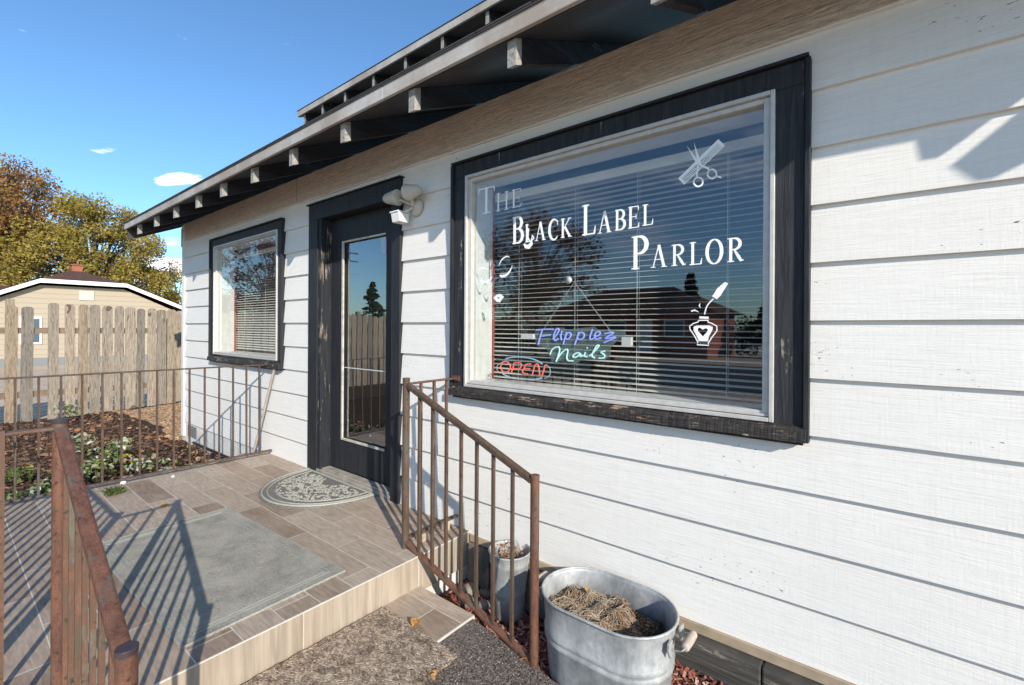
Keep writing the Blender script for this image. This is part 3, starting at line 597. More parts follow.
# the higher eave behind
SU = .457; YU = 1.35
zu = lambda y: 4.215+SU*(y-(YU-.02))
b = MB(); slab(b, -6.62, 3, YU-.015, 3.4, zu, .080); part(b, 'upper_sheathing', M['soffit'])
b = MB(); slab(b, -6.635, 3, YU-.046, 3.4, lambda y: zu(y)+.093, .008); part(b, 'upper_roof', M['shingle'])
b = MB()
for xa, xb_ in ((-6.625, -5.3), (-5.297, -2), (-1.997, 3)): b.box(xa, xb_, YU-.04, YU-.018, 4.218, 4.296)
part(b, 'upper_fascia', M['fascia'], None, .002)
part(MB().box(-6.1, 3, 2.0, 2.1, 3.4, 4.5), 'upper_wall', M['siding'])
for x in [-6.49, -6.0, -5.44, -4.82, -4.21, -3.60, -2.97]+[-2.36+.61*i for i in range(8)]:
    b = MB(); P = [(YU, zu(YU)-.001), (YU, zu(YU)-.125), (2.0, zu(2.0)-.125), (2.0, zu(2.0)-.001)]
    b.add([(x-.02, p[0], p[1]) for p in P]+[(x+.02, p[0], p[1]) for p in P], [(0,3,2,1),(4,5,6,7),(0,1,5,4),(1,2,6,5),(2,3,7,6),(3,0,4,7)])
    o = part(b, 'upper_rafter_tail', M['rafter'], None, .002)
    e = MB().box(x-.0208, x+.0208, YU-.002, YU+.0005, zu(YU)-.126, zu(YU)-.003); part(e, 'weathered_end', M['tail_end'], o)

# windows
def window(name_lab, X0, X1, Z0, Z1, aX0, aX1, aZ0, aZ1, gX0, gX1, gZ0, gZ1, front):
    W_ = part(MB().box(X0, aX0+.004, -.030, -.001, Z0, Z1-.085).box(aX1-.004, X1, -.030, -.001, Z0, Z1-.085).box(X0, X1, -.0302, -.001, Z1-.0848, Z1), 'window_trim', M['black_worn'] if front else M['black'], None, .003, name_lab)
    part(MB().box(X0-.012, X1+.012, -.050, -.001, Z1+.0005, Z1+.012).box(X1+.0005, X1+.018, -.046, -.001, Z0-.03, Z1-.002).box(X0-.018, X0-.0005, -.046, -.001, Z0-.03, Z1-.002), 'trim_lip', M['black'], W_, .002)
    # sill: uneven rotten board
    b = MB(); n = 420; dz = Z0; w1_ = 0; w2_ = 0
    vs = []
    for i in range(n+1):
        x = X0-.01+(X1-X0+.02)*i/n; w1_ = w1_*.9+random.uniform(-.0007, .0007); w2_ = w2_*.93+random.uniform(-.0008, .0007); r1 = w1_; r2 = w2_-(.003 if random.random() < .02 else 0)
        vs += [(x, -.062+r1, dz-.028+r2*.6), (x, -.060+r1*1.5, dz+.008+r2), (x, -.030, dz+.028+r2*.5), (x, -.0305, dz-.03)]
    b.add(vs, [(i*4+k, i*4+(k+1) % 4, (i+1)*4+(k+1) % 4, (i+1)*4+k) for i in range(n) for k in range(4)]+[(0,1,2,3), (n*4+3,n*4+2,n*4+1,n*4)])
    part(b, 'sill', M['sill'], W_)
    part(MB().box(X0, X1, -.036, -.0185, dz-.042, dz-.029), 'apron', M['black'], W_, .002)
    # aluminium frame: outer flange and inner bead
    f = MB(); w1 = .016
    def ring(x0, x1, z0, z1, wx, wt, wb, ya, yb): f.box(x0, x0+wx, ya, yb, z0, z1); f.box(x1-wx, x1, ya, yb, z0, z1); f.box(x0+wx, x1-wx, ya, yb, z1-wt, z1); f.box(x0+wx, x1-wx, ya, yb, z0, z0+wb)
    ring(aX0, aX1, aZ0, aZ1, w1, w1, w1, -.042, .02)
    ring(aX0+w1+.001, aX1-w1-.001, aZ0+w1+.001, aZ1-w1-.001, gX0-aX0-w1, aZ1-w1-gZ1, gZ0-aZ0-w1, -.026, .018)
    part(f, 'aluminium_frame', M['alu'], W_, .0025)
    f = MB()
    f.box(aX0+w1+.002, aX1-w1-.002, -.034, -.0265, aZ0+w1+.003, aZ0+w1+.012)
    part(f, 'sash_track', M['alu'], W_, .001)
    part(MB().add([(gX0-.004,.0,gZ0-.004),(gX1+.004,.0,gZ0-.004),(gX1+.004,.0,gZ1+.004),(gX0-.004,.0,gZ1+.004)], [(0,1,2,3)]), 'glass_pane', M['glass'], W_)
    # inner jamb and red casing
    j = MB(); ya, yb = .019, .165
    j.box(gX0-.06, gX0-.004, ya, yb, gZ0-.03, gZ1+.03).box(gX1+.004, gX1+.06, ya, yb, gZ0-.03, gZ1+.03).box(gX0-.004, gX1+.004, ya, yb, gZ1+.006, gZ1+.05).box(gX0-.004, gX1+.004, ya, yb, gZ0-.05, gZ0-.006)
    part(j, 'inner_jamb', M['white_jamb'], W_)
    ya, yb = .1655, .184
    part(MB().box(gX0-.07, gX0-.002, ya, yb, gZ0-.03, gZ1+.05), 'inner_casing', M['red_wood'], W_); part(MB().box(gX1+.002, gX1+.07, ya, yb, gZ0-.03, gZ1+.05), 'inner_casing', M['red_wood'], W_)
    return W_
W1 = window('large front window with white lettering on the glass', -1.982, -.213, .806, 2.135, -1.885, -.305, .834, 2.054, -1.846, -.345, .872, 2.018, True)
W2 = window('narrow front window at the left end of the wall', -5.868, -4.168, .822, 2.130, -5.765, -4.245, .866, 2.052, -5.738, -4.272, .895, 2.026, False)

# lettering on the glass: small serif capitals drawn stroke by stroke
GY = -.0022
def glyph(c):
    T, t = .19, .085       # thick and thin strokes in cap heights (x is in letter widths)
    def arc(cx, cz, rx, rz, a0, a1, n=12): return [(cx+rx*math.cos(R_(a0+(a1-a0)*i/n)), cz+rz*math.sin(R_(a0+(a1-a0)*i/n))) for i in range(n+1)]
    def var(n, a=t, b=T): return [a+(b-a)*math.sin(math.pi*i/(n-1)) for i in range(n)]
    def ser(x, z, w=.34): return ([(x-w/2, z), (x+w/2, z)], .06)
    if c == 'T': return [([(.5,0),(.5,1)],T), ([(0,.97),(1,.97)],.07), ([(.03,.97),(.0,.78)],[.10,.03]), ([(.97,.97),(1,.78)],[.10,.03]), ser(.5,.03,.5)]
    if c == 'H': return [([(.18,0),(.18,1)],.17), ([(.82,0),(.82,1)],.17), ([(.18,.52),(.82,.52)],.06), ser(.18,.03), ser(.82,.03), ser(.18,.97), ser(.82,.97)]
    if c == 'E': return [([(.24,0),(.24,1)],T), ([(.05,.97),(.92,.97)],.065), ([(.05,.03),(.98,.03)],.065), ([(.24,.52),(.74,.52)],.06), ([(.92,.97),(.95,.78)],[.09,.03]), ([(.95,.03),(1,.24)],[.10,.03]), ([(.74,.62),(.74,.42)],.05)]
    if c == 'L': return [([(.30,0),(.30,1)],T), ([(.06,.97),(.56,.97)],.06), ([(.06,.03),(.95,.03)],.07), ([(.93,.03),(1,.28)],[.12,.03])]
    if c == 'B':
        A = [(.26,.97)]+arc(.5,.755,.36,.215,90,-90)+[(.26,.54)]; C = [(.26,.54)]+arc(.52,.285,.42,.255,90,-90)+[(.26,.03)]
        return [([(.24,0),(.24,1)],T), (A, var(len(A),.06,.20)), (C, var(len(C),.06,.22)), ([(.04,.97),(.3,.97)],.06), ([(.04,.03),(.3,.03)],.06)]
    if c == 'P':
        A = [(.28,.97)]+arc(.5,.72,.42,.25,90,-90)+[(.28,.47)]
        return [([(.28,0),(.28,1)],T), (A, var(len(A),.06,.22)), ([(.05,.97),(.3,.97)],.06), ser(.28,.03,.46)]
    if c == 'R':
        A = [(.26,.97)]+arc(.46,.74,.34,.23,90,-90)+[(.26,.51)]
        return [([(.25,0),(.25,1)],T), (A, var(len(A),.06,.21)), ([(.05,.97),(.3,.97)],.06), ser(.25,.03,.4), ([(.45,.51),(.72,.2),(.86,.04),(1.02,.05)],[.10,.20,.17,.05])]
    if c == 'A': return [([(.14,.02),(.50,1)],.075), ([(.50,1),(.84,.02)],.20), ([(.27,.36),(.70,.36)],.055), ser(.14,.03,.30), ser(.84,.03,.36)]
    if c == 'C': A = arc(.55,.5,.48,.5,48,318,24); return [(A, [.06+.17*math.sin(math.pi*i/24) for i in range(25)]), ([(.9,.93),(.9,.70)],[.03,.08])]
    if c == 'K': return [([(.22,0),(.22,1)],T), ([(.24,.42),(.80,.96)],.07), ([(.40,.56),(.84,.04)],.19), ser(.22,.03), ser(.22,.97), ser(.80,.97,.30), ser(.85,.03,.34)]
    if c == 'O': A = arc(.5,.5,.42,.47,90,450,30); return [(A, [.08+.13*abs(math.sin(math.pi*2*i/30)) for i in range(31)])]
def word(letters, name):
    b = MB(); j = 0
    for c, x0, x1, z0, z1 in letters:
        H_ = (z1-z0); Wd = (x1-x0)
        for pts, w_ in glyph(c):
            ww = [v*H_*.62 for v in w_] if isinstance(w_, list) else w_*H_*.62
            j += 1; b.stroke([(x0+p[0]*Wd, z0+p[1]*H_) for p in pts], ww, GY-.00003*(j % 7), .0006)
    return part(b, name, M['decal'], W1)
word(LETTERS[:3], 'lettering'); word(LETTERS[3:13], 'lettering'); word(LETTERS[13:], 'lettering')
b = MB(); b.stroke([(p.x, p.z) for p in smooth([(-1.452,0,1.70),(-1.456,0,1.655),(-1.44,0,1.63),(-1.42,0,1.645),(-1.43,0,1.66)])], .008, GY)
b.stroke([(-1.482,1.622),(-1.47,1.606),(-1.45,1.602),(-1.432,1.618),(-1.428,1.628)], [.008,.02,.024,.02,.004], GY-.0004); part(b, 'letter_flourish', M['decal'], W1)
b = MB()
for i, s_ in enumerate(SCISSOR): b.poly(s_, GY-.0005-.0001*i, .0005)
for i, rg in enumerate(RINGS): b.stroke(rg+[rg[0]], .0065, GY-.001-.0001*i)
part(b, 'scissors_decal', M['decal'], W1)
b = MB(); c0, c1, c2, c3 = [Vector((p[0], 0, p[1])) for p in COMB]   # c0-c1 short end, c1-c2 long tooth side, c3-c0 spine
for t0, t1 in ((0, .06), (.94, 1.0)):
    q = [c0.lerp(c3, t0), c0.lerp(c3, t1), c1.lerp(c2, t1), c1.lerp(c2, t0)]; b.poly([(v.x, v.z) for v in q], GY, .0005)
q = [c0, c3, c3.lerp(c2, .30), c0.lerp(c1, .30)]; b.poly([(v.x, v.z) for v in q], GY-.0002, .0005)
q = [c0.lerp(c1, .9), c3.lerp(c2, .9), c2, c1]; b.poly([(v.x, v.z) for v in q], GY-.0003, .0005)
for i in range(26):
    t0 = .07+i*.0335; q = [c0.lerp(c3, t0).lerp(c1.lerp(c2, t0), .25), c0.lerp(c3, t0+.017).lerp(c1.lerp(c2, t0+.017), .25), c1.lerp(c2, t0+.017), c1.lerp(c2, t0)]
    b.poly([(v.x, v.z) for v in q], GY-.0001, .0005)
part(b, 'comb_decal', M['decal'], W1)
b = MB(); BO = BOTTLE
b.stroke(BO[0], .004, GY-.0001); b.stroke([BO[0][0], BO[0][-1]], .004, GY)
# inner panel with a heart-shaped hole, cut as a strip between the two outlines
hh = [Vector((p[0], 0, p[1])) for p in BO[2]]; ii = [Vector((p[0], 0, p[1])) for p in BO[1]]; hc = sum(hh, Vector())/len(hh)
def radial(poly, a):
    d = Vector((math.cos(a), 0, math.sin(a))); best = 0
    for i in range(len(poly)):
        p, q = poly[i]-hc, poly[(i+1) % len(poly)]-hc; e = q-p; den = d.x*e.z-d.z*e.x
        if abs(den) < 1e-9: continue
        t = (p.x*e.z-p.z*e.x)/den; u_ = (p.x*d.z-p.z*d.x)/den
        if t > 0 and -1e-6 <= u_ <= 1+1e-6: best = max(best, t)
    return hc+d*best
N = 60
for i in range(N):
    a0, a1 = 2*math.pi*i/N, 2*math.pi*(i+1)/N; q = [radial(hh, a0), radial(hh, a1), radial(ii, a1), radial(ii, a0)]; b.poly([(v.x, v.z) for v in q], GY-.0002, .0005)
b.poly(BO[3], GY-.0002, .0005); b.stroke([(p.x, p.z) for p in smooth([(p[0], 0, p[1]) for p in BO[4]])], .0045, GY-.0003)
b.stroke(BO[5], .009, GY-.0003); b.stroke(BO[6], [.002, .005, .001], GY); b.stroke(BO[7], [.006, .006, .001], GY)
part(b, 'polish_bottle_decal', M['decal'], W1)
for i, s_ in enumerate(LASH):
    b = MB(); sp_ = [(p.x, p.z) for p in smooth([(p[0], 0, p[1]) for p in s_])]; n = len(sp_); wmx = .012 if i % 2 else .006
    b.stroke(sp_, [.0015+wmx*math.sin(math.pi*j/(n-1)) for j in range(n)], GY-.0002*i)
    if i % 2:
        for j in range(2, n-1, 2): b.stroke([sp_[j], (sp_[j][0]+.010, sp_[j][1]+.016)], [.003, .0008], GY-.0012-.0001*j)
    part(b, 'eyelash_decal', M['decal'], W1)
b = MB(); lc = Vector((sum(p[0] for p in LIPS)/6, 0, sum(p[1] for p in LIPS)/6))
for i in range(6):
    p, q = Vector((LIPS[i][0], 0, LIPS[i][1])), Vector((LIPS[(i+1) % 6][0], 0, LIPS[(i+1) % 6][1])); r1, r2 = lc.lerp(p, .3), lc.lerp(q, .3); r1.z = lc.z+(r1.z-lc.z)*.5; r2.z = lc.z+(r2.z-lc.z)*.5
    b.poly([(p.x, p.z), (q.x, q.z), (r2.x, r2.z), (r1.x, r1.z)], GY, .0005)
part(b, 'lips_decal', M['decal'], W1)

# mini blinds behind the glass
def blind(x0, x1, ztop, zbot, lab, cords, tilt):
    root = empty('mini_blind', ((x0+x1)/2, .22, ztop), label=lab, cat='blind')
    P = lambda b, nm, mt: under(b.build(nm, mt), root)
    P(MB().box(x0, x1, .186, .222, ztop-.045, ztop), 'headrail', M['slat'])
    b = MB(); z = ztop-.06; w_ = .0132
    while z > zbot+.03:
        tl = tilt-R_(26)*(z-zbot)/(ztop-zbot); dy, dz = w_*math.cos(tl), w_*math.sin(tl); jt = random.uniform(-.0012, .0012)
        b.add([(x0, .200-dy, z-dz+jt), (x1, .200-dy, z-dz-jt), (x1, .200, z+.0026), (x0, .200, z+.0026), (x1, .200+dy, z+dz), (x0, .200+dy, z+dz)], [(0,1,2,3),(3,2,4,5)], True); z -= .0262
    P(b, 'slats', M['slat'])
    P(MB().box(x0, x1, .189, .211, zbot, zbot+.018), 'bottom_rail', M['slat'])
    for cx in cords: P(MB().tube([(cx, .1865, ztop-.04), (cx, .1865, zbot+.005)], .0013, 5).tube([(cx, .214, ztop-.04), (cx, .214, zbot+.005)], .0013, 5), 'ladder_cord', M['cord'])
    return root
blind(-1.90, -.30, 1.985, .845, 'white mini blind with its slats half open behind the lettered shop window', (-1.66, -1.28, -.93, -.52), R_(18))
blind(-5.80, -4.22, 1.985, .875, 'white mini blind behind the small window left of the door', (-5.5, -5.0, -4.5), R_(40))
# neon signs
def sign(name, lab, strokes, cords, extra=None):
    pts = [p for _, st, _ in strokes for s_ in st for p in s_]; cx = sum(p[0] for p in pts)/len(pts); cz = min(p[1] for p in pts)
    root = empty(name, (cx, .06, cz), label=lab, cat='neon sign')
    for nm, st, mt in strokes:
        b = MB()
        for s_ in st: b.tube(smooth([(p[0], .058, p[1]) for p in s_], 5), .0040 if 'thin' not in nm else .0018, 6)
        under(b.build(nm.replace('thin_', ''), mt), root)
    for nm, b, mt in (extra or []): under(b.build(nm, mt), root)
    return root
bk = MB().poly(NEON_BACK, .066, .004)
cd_ = MB().tube([(p[0], .058, p[1]) for p in NEON_CORD], .0012, 5)
hook = MB().lathe([(0, -.01), (.018, -.008), (.014, .002), (0, .004)], (NEON_CORD[1][0], .012, NEON_CORD[1][1]+.005), 14, (0, 1, 0))
nx = [p[0] for p in NEON_BACK]; ex = MB().box(min(nx)-.075, min(nx)+.005, .05, .075, 1.117, 1.142).box(max(nx)-.01, max(nx)+.035, .05, .075, 1.095, 1.135)
sign('neon_name_sign', 'script neon sign reading Flippiez Nails in blue and teal tubes on clear backing', [('name_tubes', NEON_BLUE, M['n_blue']), ('word_tubes', NEON_TEAL, M['n_teal'])], None, [('clear_backing', bk, M['acrylic']), ('hanging_cord', cd_, M['cord']), ('suction_hook', hook, M['white_plastic']), ('tube_holder', ex, M['white_plastic'])])
sign('neon_open_sign', 'small oval neon sign reading OPEN in red at the lower left of the window', [('letter_tubes', OPEN_RED, M['n_red']), ('oval_tubes', OPEN_BLUE, M['n_pale']), ('thin_return_tube', OPEN_GLASS, M['cord'])], None)

# door
b = MB()
b.box(-3.695, -3.555, -.032, -.001, .0, 2.040).box(-2.585, -2.492, -.032, -.001, .0, 2.040).box(-3.695, -2.492, -.0325, -.001, 2.0402, 2.168)
D = part(b, 'door_trim', M['black'], None, .003)
part(MB().box(-3.71, -2.478, -.048, -.001, 2.1685, 2.178), 'trim_lip', M['black_h'], D, .002)
part(MB().box(-3.5548, -3.512, -.022, .12, .02, 2.10), 'worn_jamb', M['jamb_worn'], D, .002)
part(MB().box(-2.600, -2.5852, -.022, .12, .02, 2.10).box(-3.555, -2.585, -.022, .12, 2.041, 2.06), 'jamb', M['black'], D, .002)
b = MB(); y0, y1 = .066, .105
b.box(-3.508, -3.335, y0, y1, .045, 2.038).box(-2.775, -2.602, y0, y1, .045, 2.038).box(-3.335, -2.775, y0, y1, 1.850, 2.038).box(-3.335, -2.775, y0, y1, .045, .285)
DL = part(b, 'door', M['black'], None, .002)
part(MB().add([(-3.34,.082,.28),(-2.77,.082,.28),(-2.77,.082,1.855),(-3.34,.082,1.855)], [(0,1,2,3)]), 'door_glass', M['glass_door'], DL)
part(MB().box(-3.337, -3.316, .054, .0655, .283, 1.852).box(-3.315, -2.775, .054, .0655, .283, .300).box(-3.315, -2.775, .056, .0657, 1.838, 1.852), 'glazing_bead', plain('chalky_putty', (.50, .45, .38), .8, .25, 22), DL, .001)
part(MB().box(-3.33, -2.78, .078, .081, .850, .856), 'glass_seam', M['cord'], DL)
part(MB().poly([(-2.86, 1.70), (-2.80, 1.70), (-2.80, 1.83), (-2.86, 1.83)], .0805, .0006), 'sticker', M['sticker'], DL)
b = MB().box(-3.555, -2.585, -.03, .14, .002, .030).box(-3.50, -2.61, -.012, .06, .0302, .043)
part(b, 'threshold', plain('worn_threshold', (.33, .29, .24), .7, .25, 16), None, .003)

# security floodlight
FL = empty('security_floodlight', (-2.345, -.03, 1.95), label='cream twin-head security floodlight with motion sensor beside the door top', cat='floodlight')
P = lambda b, nm, mt, **k: under(b.build(nm, mt, None, k.get('bevel', 0)), FL)
P(MB().lathe([(0, 0), (.058, 0), (.058, .012), (.050, .026), (.02, .032), (0, .033)], (-2.335, -.017, 1.945), 22, (0, -1, 0)), 'base_plate', M['cream'])
def head(c, ax, nm):
    ax = Vector(ax).normalized(); c = Vector(c)
    b = MB().lathe([(0, -.06), (.020, -.058), (.028, -.045), (.034, -.03), (.050, .055), (.053, .062), (.048, .066), (.02, .072), (0, .073)], c, 20, ax); h = P(b, nm, M['cream'])
    return b
head((-2.50, -.10, 2.015), (.93, .10, -.06), 'lamp_head'); head((-2.27, -.10, 2.022), (-.93, .05, .04), 'lamp_head')
P(MB().tube([(-2.335, -.05, 1.955), (-2.40, -.07, 1.985), (-2.47, -.09, 2.012)], .011, 8).tube([(-2.335, -.05, 1.955), (-2.32, -.075, 1.985), (-2.325, -.09, 2.0)], .011, 8).tube([(-2.34, -.05, 1.94), (-2.38, -.08, 1.91)], .010, 8), 'swivel_arm', M['cream'])
P(MB().add([(-2.452,-.125,1.845),(-2.372,-.125,1.845),(-2.372,-.055,1.845),(-2.452,-.055,1.845),(-2.462,-.13,1.905),(-2.377,-.13,1.905),(-2.377,-.05,1.905),(-2.462,-.05,1.905)], [(0,3,2,1),(4,5,6,7),(0,1,5,4),(1,2,6,5),(2,3,7,6),(3,0,4,7)]).box(-2.470, -2.380, -.135, -.045, 1.9055, 1.917), 'motion_sensor', M['white_plastic'], bevel=.004)

# ------------------------------------------------------------------ landing and step
LD = empty('entrance_landing', (-3.2, -1, -.4), label='raised landing of wood-look tiles in front of the shop door', cat='landing')
def lp(b, nm, mt, bevel=0, label=None):
    o = under(b.build(nm, mt, None, bevel), LD)
    if label: o['label'] = label
    return o
lp(MB().box(-4.52, -1.851, -2.6, -.001, -.012, .0), 'floor_tiles', M['tile'])
lp(MB().box(-4.515, -1.866, -2.595, -.002, -.5, -.0125), 'base', M['foundation'])
lp(MB().box(-1.865, -1.850, -2.6, -.001, -.19, -.0045), 'riser_tiles', M['tile_riser'])
lp(MB().box(-1.8508, -1.846, -2.6, -.001, -.004, .0012), 'edge_trim', M['edge_trim'])
for y in (-.20, -.46, -.74, -1.02, -1.33): lp(MB().box(-4.56, -4.47, y-.03, y+.03, -.06, .012), 'mortar_patch', plain('dirty_mortar', (.36, .30, .24), .85, .3, 30), .004)
lp(MB().box(-1.850, -1.470, -1.95, -.385, -.30, -.160), 'lower_step', tile('wood_look_step_tile', 'floor'))
lp(MB().box(-1.4698, -1.464, -1.95, -.385, -.30, -.1585), 'step_edge_trim', M['edge_trim'])

# mats
def slabmat(name, x0, x1, y0, y1, z, t, mat, rot, lab, trim=None, rough=0):
    root = empty(name, ((x0+x1)/2, (y0+y1)/2, z), label=lab, cat='door mat'); root.rotation_euler.z = rot
    cx, cy = (x0+x1)/2, (y0+y1)/2; n = 70; pts = []
    hx, hy = (x1-x0)/2, (y1-y0)/2
    per = [(-hx+2*hx*i/n, -hy) for i in range(n)]+[(hx, -hy+2*hy*i/n) for i in range(n)]+[(hx-2*hx*i/n, hy) for i in range(n)]+[(-hx, hy-2*hy*i/n) for i in range(n)]
    per = [(px+random.uniform(-rough, rough), py+random.uniform(-rough, rough)) for px, py in per]
    b = MB(); N = len(per); b.add([(p[0], p[1], t) for p in per]+[(p[0], p[1], 0) for p in per]+[(0, 0, t)], [(i, (i+1) % N, 2*N) for i in range(N)]+[(i, N+i, N+(i+1) % N, (i+1) % N) for i in range(N)])
    o = b.build('mat_surface', mat, root)
    if trim:
        tb = MB()
        for ins in (0.004, .05, .07):
            q = [(-hx+ins, -hy+ins), (hx-ins, -hy+ins), (hx-ins, hy-ins), (-hx+ins, hy-ins)]
            for i in range(4):
                a_, c_ = q[i], q[(i+1) % 4]; tb.bar((a_[0], a_[1], t+.0006), (c_[0], c_[1], t+.0006), .004, .003)
        tb.build('raised_border', trim, root)
    return root
slabmat('rubber_floor_mat', -3.27, -1.985, -1.415, -.745, .0008, .006, M['mat_rubber'], R_(2.2), 'large rectangular pale grey-green mat in the middle of the tiled landing', M['mat_rubber_trim'])
slabmat('carpet_step_mat', -1.835, -1.335, -1.75, -.63, -.1575, .011, M['mat_coir'], R_(-.8), 'speckled brown and beige carpet mat at the foot of the step', None, .005)
HM = empty('half_round_doormat', (-3.2, -.05, 0), label='half-round grey doormat with scroll relief in front of the glass door', cat='door mat')
def dpt(s, u, v): a = math.pi*u; return (-3.2+s*.475*math.cos(a)*(1 if v else 1), -.035-s*.545*math.sin(a)**.9)
N = 48; outl = [dpt(1, i/N, 0) for i in range(N+1)]
b = MB(); b.add([(x, y, .009) for x, y in outl]+[(x*1.0, y, .001) for x, y in outl], [tuple(range(N, -1, -1))]+[(i, i+1, N+2+i, N+1+i) for i in range(N)]); under(b.build('mat_base', plain('moulded_rubber_dark', (.165, .158, .138), .8, .3, 60)), HM)
b = MB()
for s_, r_ in ((.965, .009), (.90, .006), (.80, .005)): b.tube([(-3.2+(p[0]+3.2)*s_, -.035+(p[1]+.035)*s_-(1-s_)*.0, .010) for p in outl], r_, 6)
b.tube([(-3.66, -.045, .010), (-2.74, -.045, .010)], .008, 6)
under(b.build('raised_rim', M['mat_grey']), HM)
b = MB(); cnt = 0
while cnt < 520:
    u_, s_ = random.uniform(.04, .96), random.uniform(.1, .95)**.6
    if .86 < s_: continue
    px, py = dpt(s_*.95, u_, 0); 
    if py > -.075: continue
    cnt += 1; a0 = random.uniform(0, 6.3); rad = random.uniform(.006, .017); sgn = random.choice((-1, 1))
    b.tube([(px+rad*(1-.13*k)*math.cos(a0+sgn*k*.75), py+rad*(1-.13*k)*math.sin(a0+sgn*k*.75), .0112) for k in range(7)], .0030, 5)
under(b.build('scroll_relief', M['mat_grey']), HM)

# ------------------------------------------------------------------ railings
def rail(name, loc, lab, mats):
    root = empty(name, loc, label=lab, cat='railing', group=None)
    def P(b, nm, mt=None, bevel=0): return under(b.build(nm, mt or mats[0], None, bevel), root)
    return root, P
def post(P, x, y, z0, z1, r, mt, cap=True):
    o = P(MB().tube([(x, y, z0), (x, y, z1)], r, 18), 'post', mt)
    if cap:
        cb = MB(); n = 24; cb.add([(x+r*1.04*math.cos(2*math.pi*k/n), y+r*1.04*math.sin(2*math.pi*k/n), z1+dz) for dz in (-.010, .003) for k in range(n)], [(k, (k+1) % n, n+(k+1) % n, n+k) for k in range(n)]+[tuple(range(n))[::-1], tuple(range(n, 2*n))]); P(cb, 'post_cap', M['cap'] if mt == M['rail_red'] and y < -1 else mt, .0012)
    return o
def bars(P, pts, mt, s=.0135):
    for a, c in pts: P(MB().bar(a, c, s, s, (1, 0, 0)), 'baluster', mt)
# right: wall return + flight
RR, P = rail('stair_railing', (-1.95, -.385, 0), 'brown iron stair railing beside the galvanised tub, running from wall to pavement', [M['rail']])
xa, ya, xb_, yb_ = -1.972, -.385, -1.118, -.395
post(P, xa, ya, .0, .902, .019, M['rail']); post(P, xb_, yb_, -.30, .562, .019, M['rail_red'])
P(MB().bar((xa+.01, ya, .868), (xb_-.01, yb_, .538), .030, .028), 'handrail', M['rail'], .006)
P(MB().bar((xa-.01, ya, .040), (xb_, yb_, -.222), .034, .014), 'bottom_bar', M['rail_red'], .003)
P(MB().bar((xa+.0, ya+.012, .872), (-1.955, -.03, .877), .030, .010), 'wall_rail', M['rail_red'], .003)
P(MB().bar((xa+.0, ya+.012, .050), (-1.955, -.02, .062), .028, .012), 'wall_bottom_bar', M['rail'], .003)
P(MB().bar((-1.985, -.036, .877), (-1.925, -.036, .877), .012, .030), 'wall_bracket', M['rail_red'])
for t in (.13, .25, .37, .49, .61, .73, .86):
    x = xa+(xb_-xa)*t; zt = .868-.32*t; zb_ = .042-.265*t; bars(P, [((x, ya-.01*t, zt-.012), (x, ya-.01*t, zb_))], M['rail'])
for y in (-.29, -.195, -.10): bars(P, [((-1.965, y, .868), (-1.965, y, .055))], M['rail_bar'])
tc_ = plain('tile_offcut', (.42, .34, .25), .8, .2)
P(MB().box(-1.985, -1.945, -.30, -.25, .001, .043), 'support_block', tc_, .003); P(MB().box(-1.98, -1.95, -.12, -.08, .001, .05), 'support_block', tc_, .003)
# near left: flight, return and the run along the outer edge of the landing
RL, P = rail('stair_railing', (-1.975, -1.70, 0), 'reddish brown rusty stair railing in the left foreground', [M['rail_red']])
xa, ya, xb_, yb_ = -1.990, -1.708, -1.145, -1.716
post(P, xa, ya, .0, .880, .0195, M['rail_red']); post(P, xb_, yb_, -.30, .545, .0185, M['rail_red'])
P(MB().bar((xa+.01, ya, .850), (xb_-.01, yb_, .512), .032, .026), 'handrail', M['rail_red'], .006)
P(MB().bar((xa, ya, .045), (xb_, yb_, -.262), .030, .014), 'bottom_bar', M['rail_red'], .003)
for t in (.13, .25, .37, .49, .61, .73, .86):
    x = xa+(xb_-xa)*t; bars(P, [((x, ya-.008*t, .850-.32*t-.012), (x, ya-.008*t, .045-.307*t))], M['rail_bar'], .0118)
post(P, -1.972, -2.03, 0, .905, .0215, M['rail_red'])
P(MB().bar((xa, ya-.01, .855), (-1.972, -2.03, .860), .030, .010), 'return_rail', M['rail_bar'], .003)
P(MB().bar((xa, ya-.01, .05), (-1.972, -2.03, .05), .028, .012), 'return_bottom_bar', M['rail_red'], .003)
for y in (-1.815+.03-.048, -1.92): bars(P, [((-1.975, y, .868), (-1.975, y, .05))], M['rail_bar'], .0145)
P(MB().bar((-1.972, -2.03, .872), (-4.39, -2.03, .83), .030, .012), 'outer_rail', M['rail'], .003)
P(MB().bar((-1.972, -2.03, .05), (-4.39, -2.03, .04), .028, .012), 'outer_bottom_bar', M['rail'], .003)
x = -2.08
while x > -4.35: bars(P, [((x, -2.03, .868), (x, -2.03, .05))], M['rail']); x -= .112
# far: along the left edge of the landing
RF, P = rail('landing_railing', (-4.39, -.9, 0), 'thin brown iron railing along the far landing edge before the garden bed', [M['rail']])
P(MB().bar((-4.39, -.02, .825), (-4.39, -2.03, .83), .028, .011), 'top_rail', M['rail'], .003)
P(MB().bar((-4.345, .0-.03, .045), (-4.39, -2.03, .03), .028, .014), 'bottom_bar', M['rail'], .003)
y = -.125
while y > -2.0: bars(P, [((-4.388, y, .822), (-4.375, y, .036))], M['rail'], .0125); y -= .1075
post(P, -4.39, -2.03, 0, .88, .02, M['rail'])
P(MB().bar((-4.41, -.036, .825), (-4.30, -.036, .835), .012, .04), 'wall_bracket', M['hose'])
tag(MB().tube([(-4.265, -.045, .80), (-4.36, -.06, .55), (-4.50, -.075, .20), (-4.60, -.09, -.03)], [.011, .011, .012, .012], 8).build('leaning_stick', M['stick']), 'pale wooden stick leaning against the wall under the left window', 'stick')

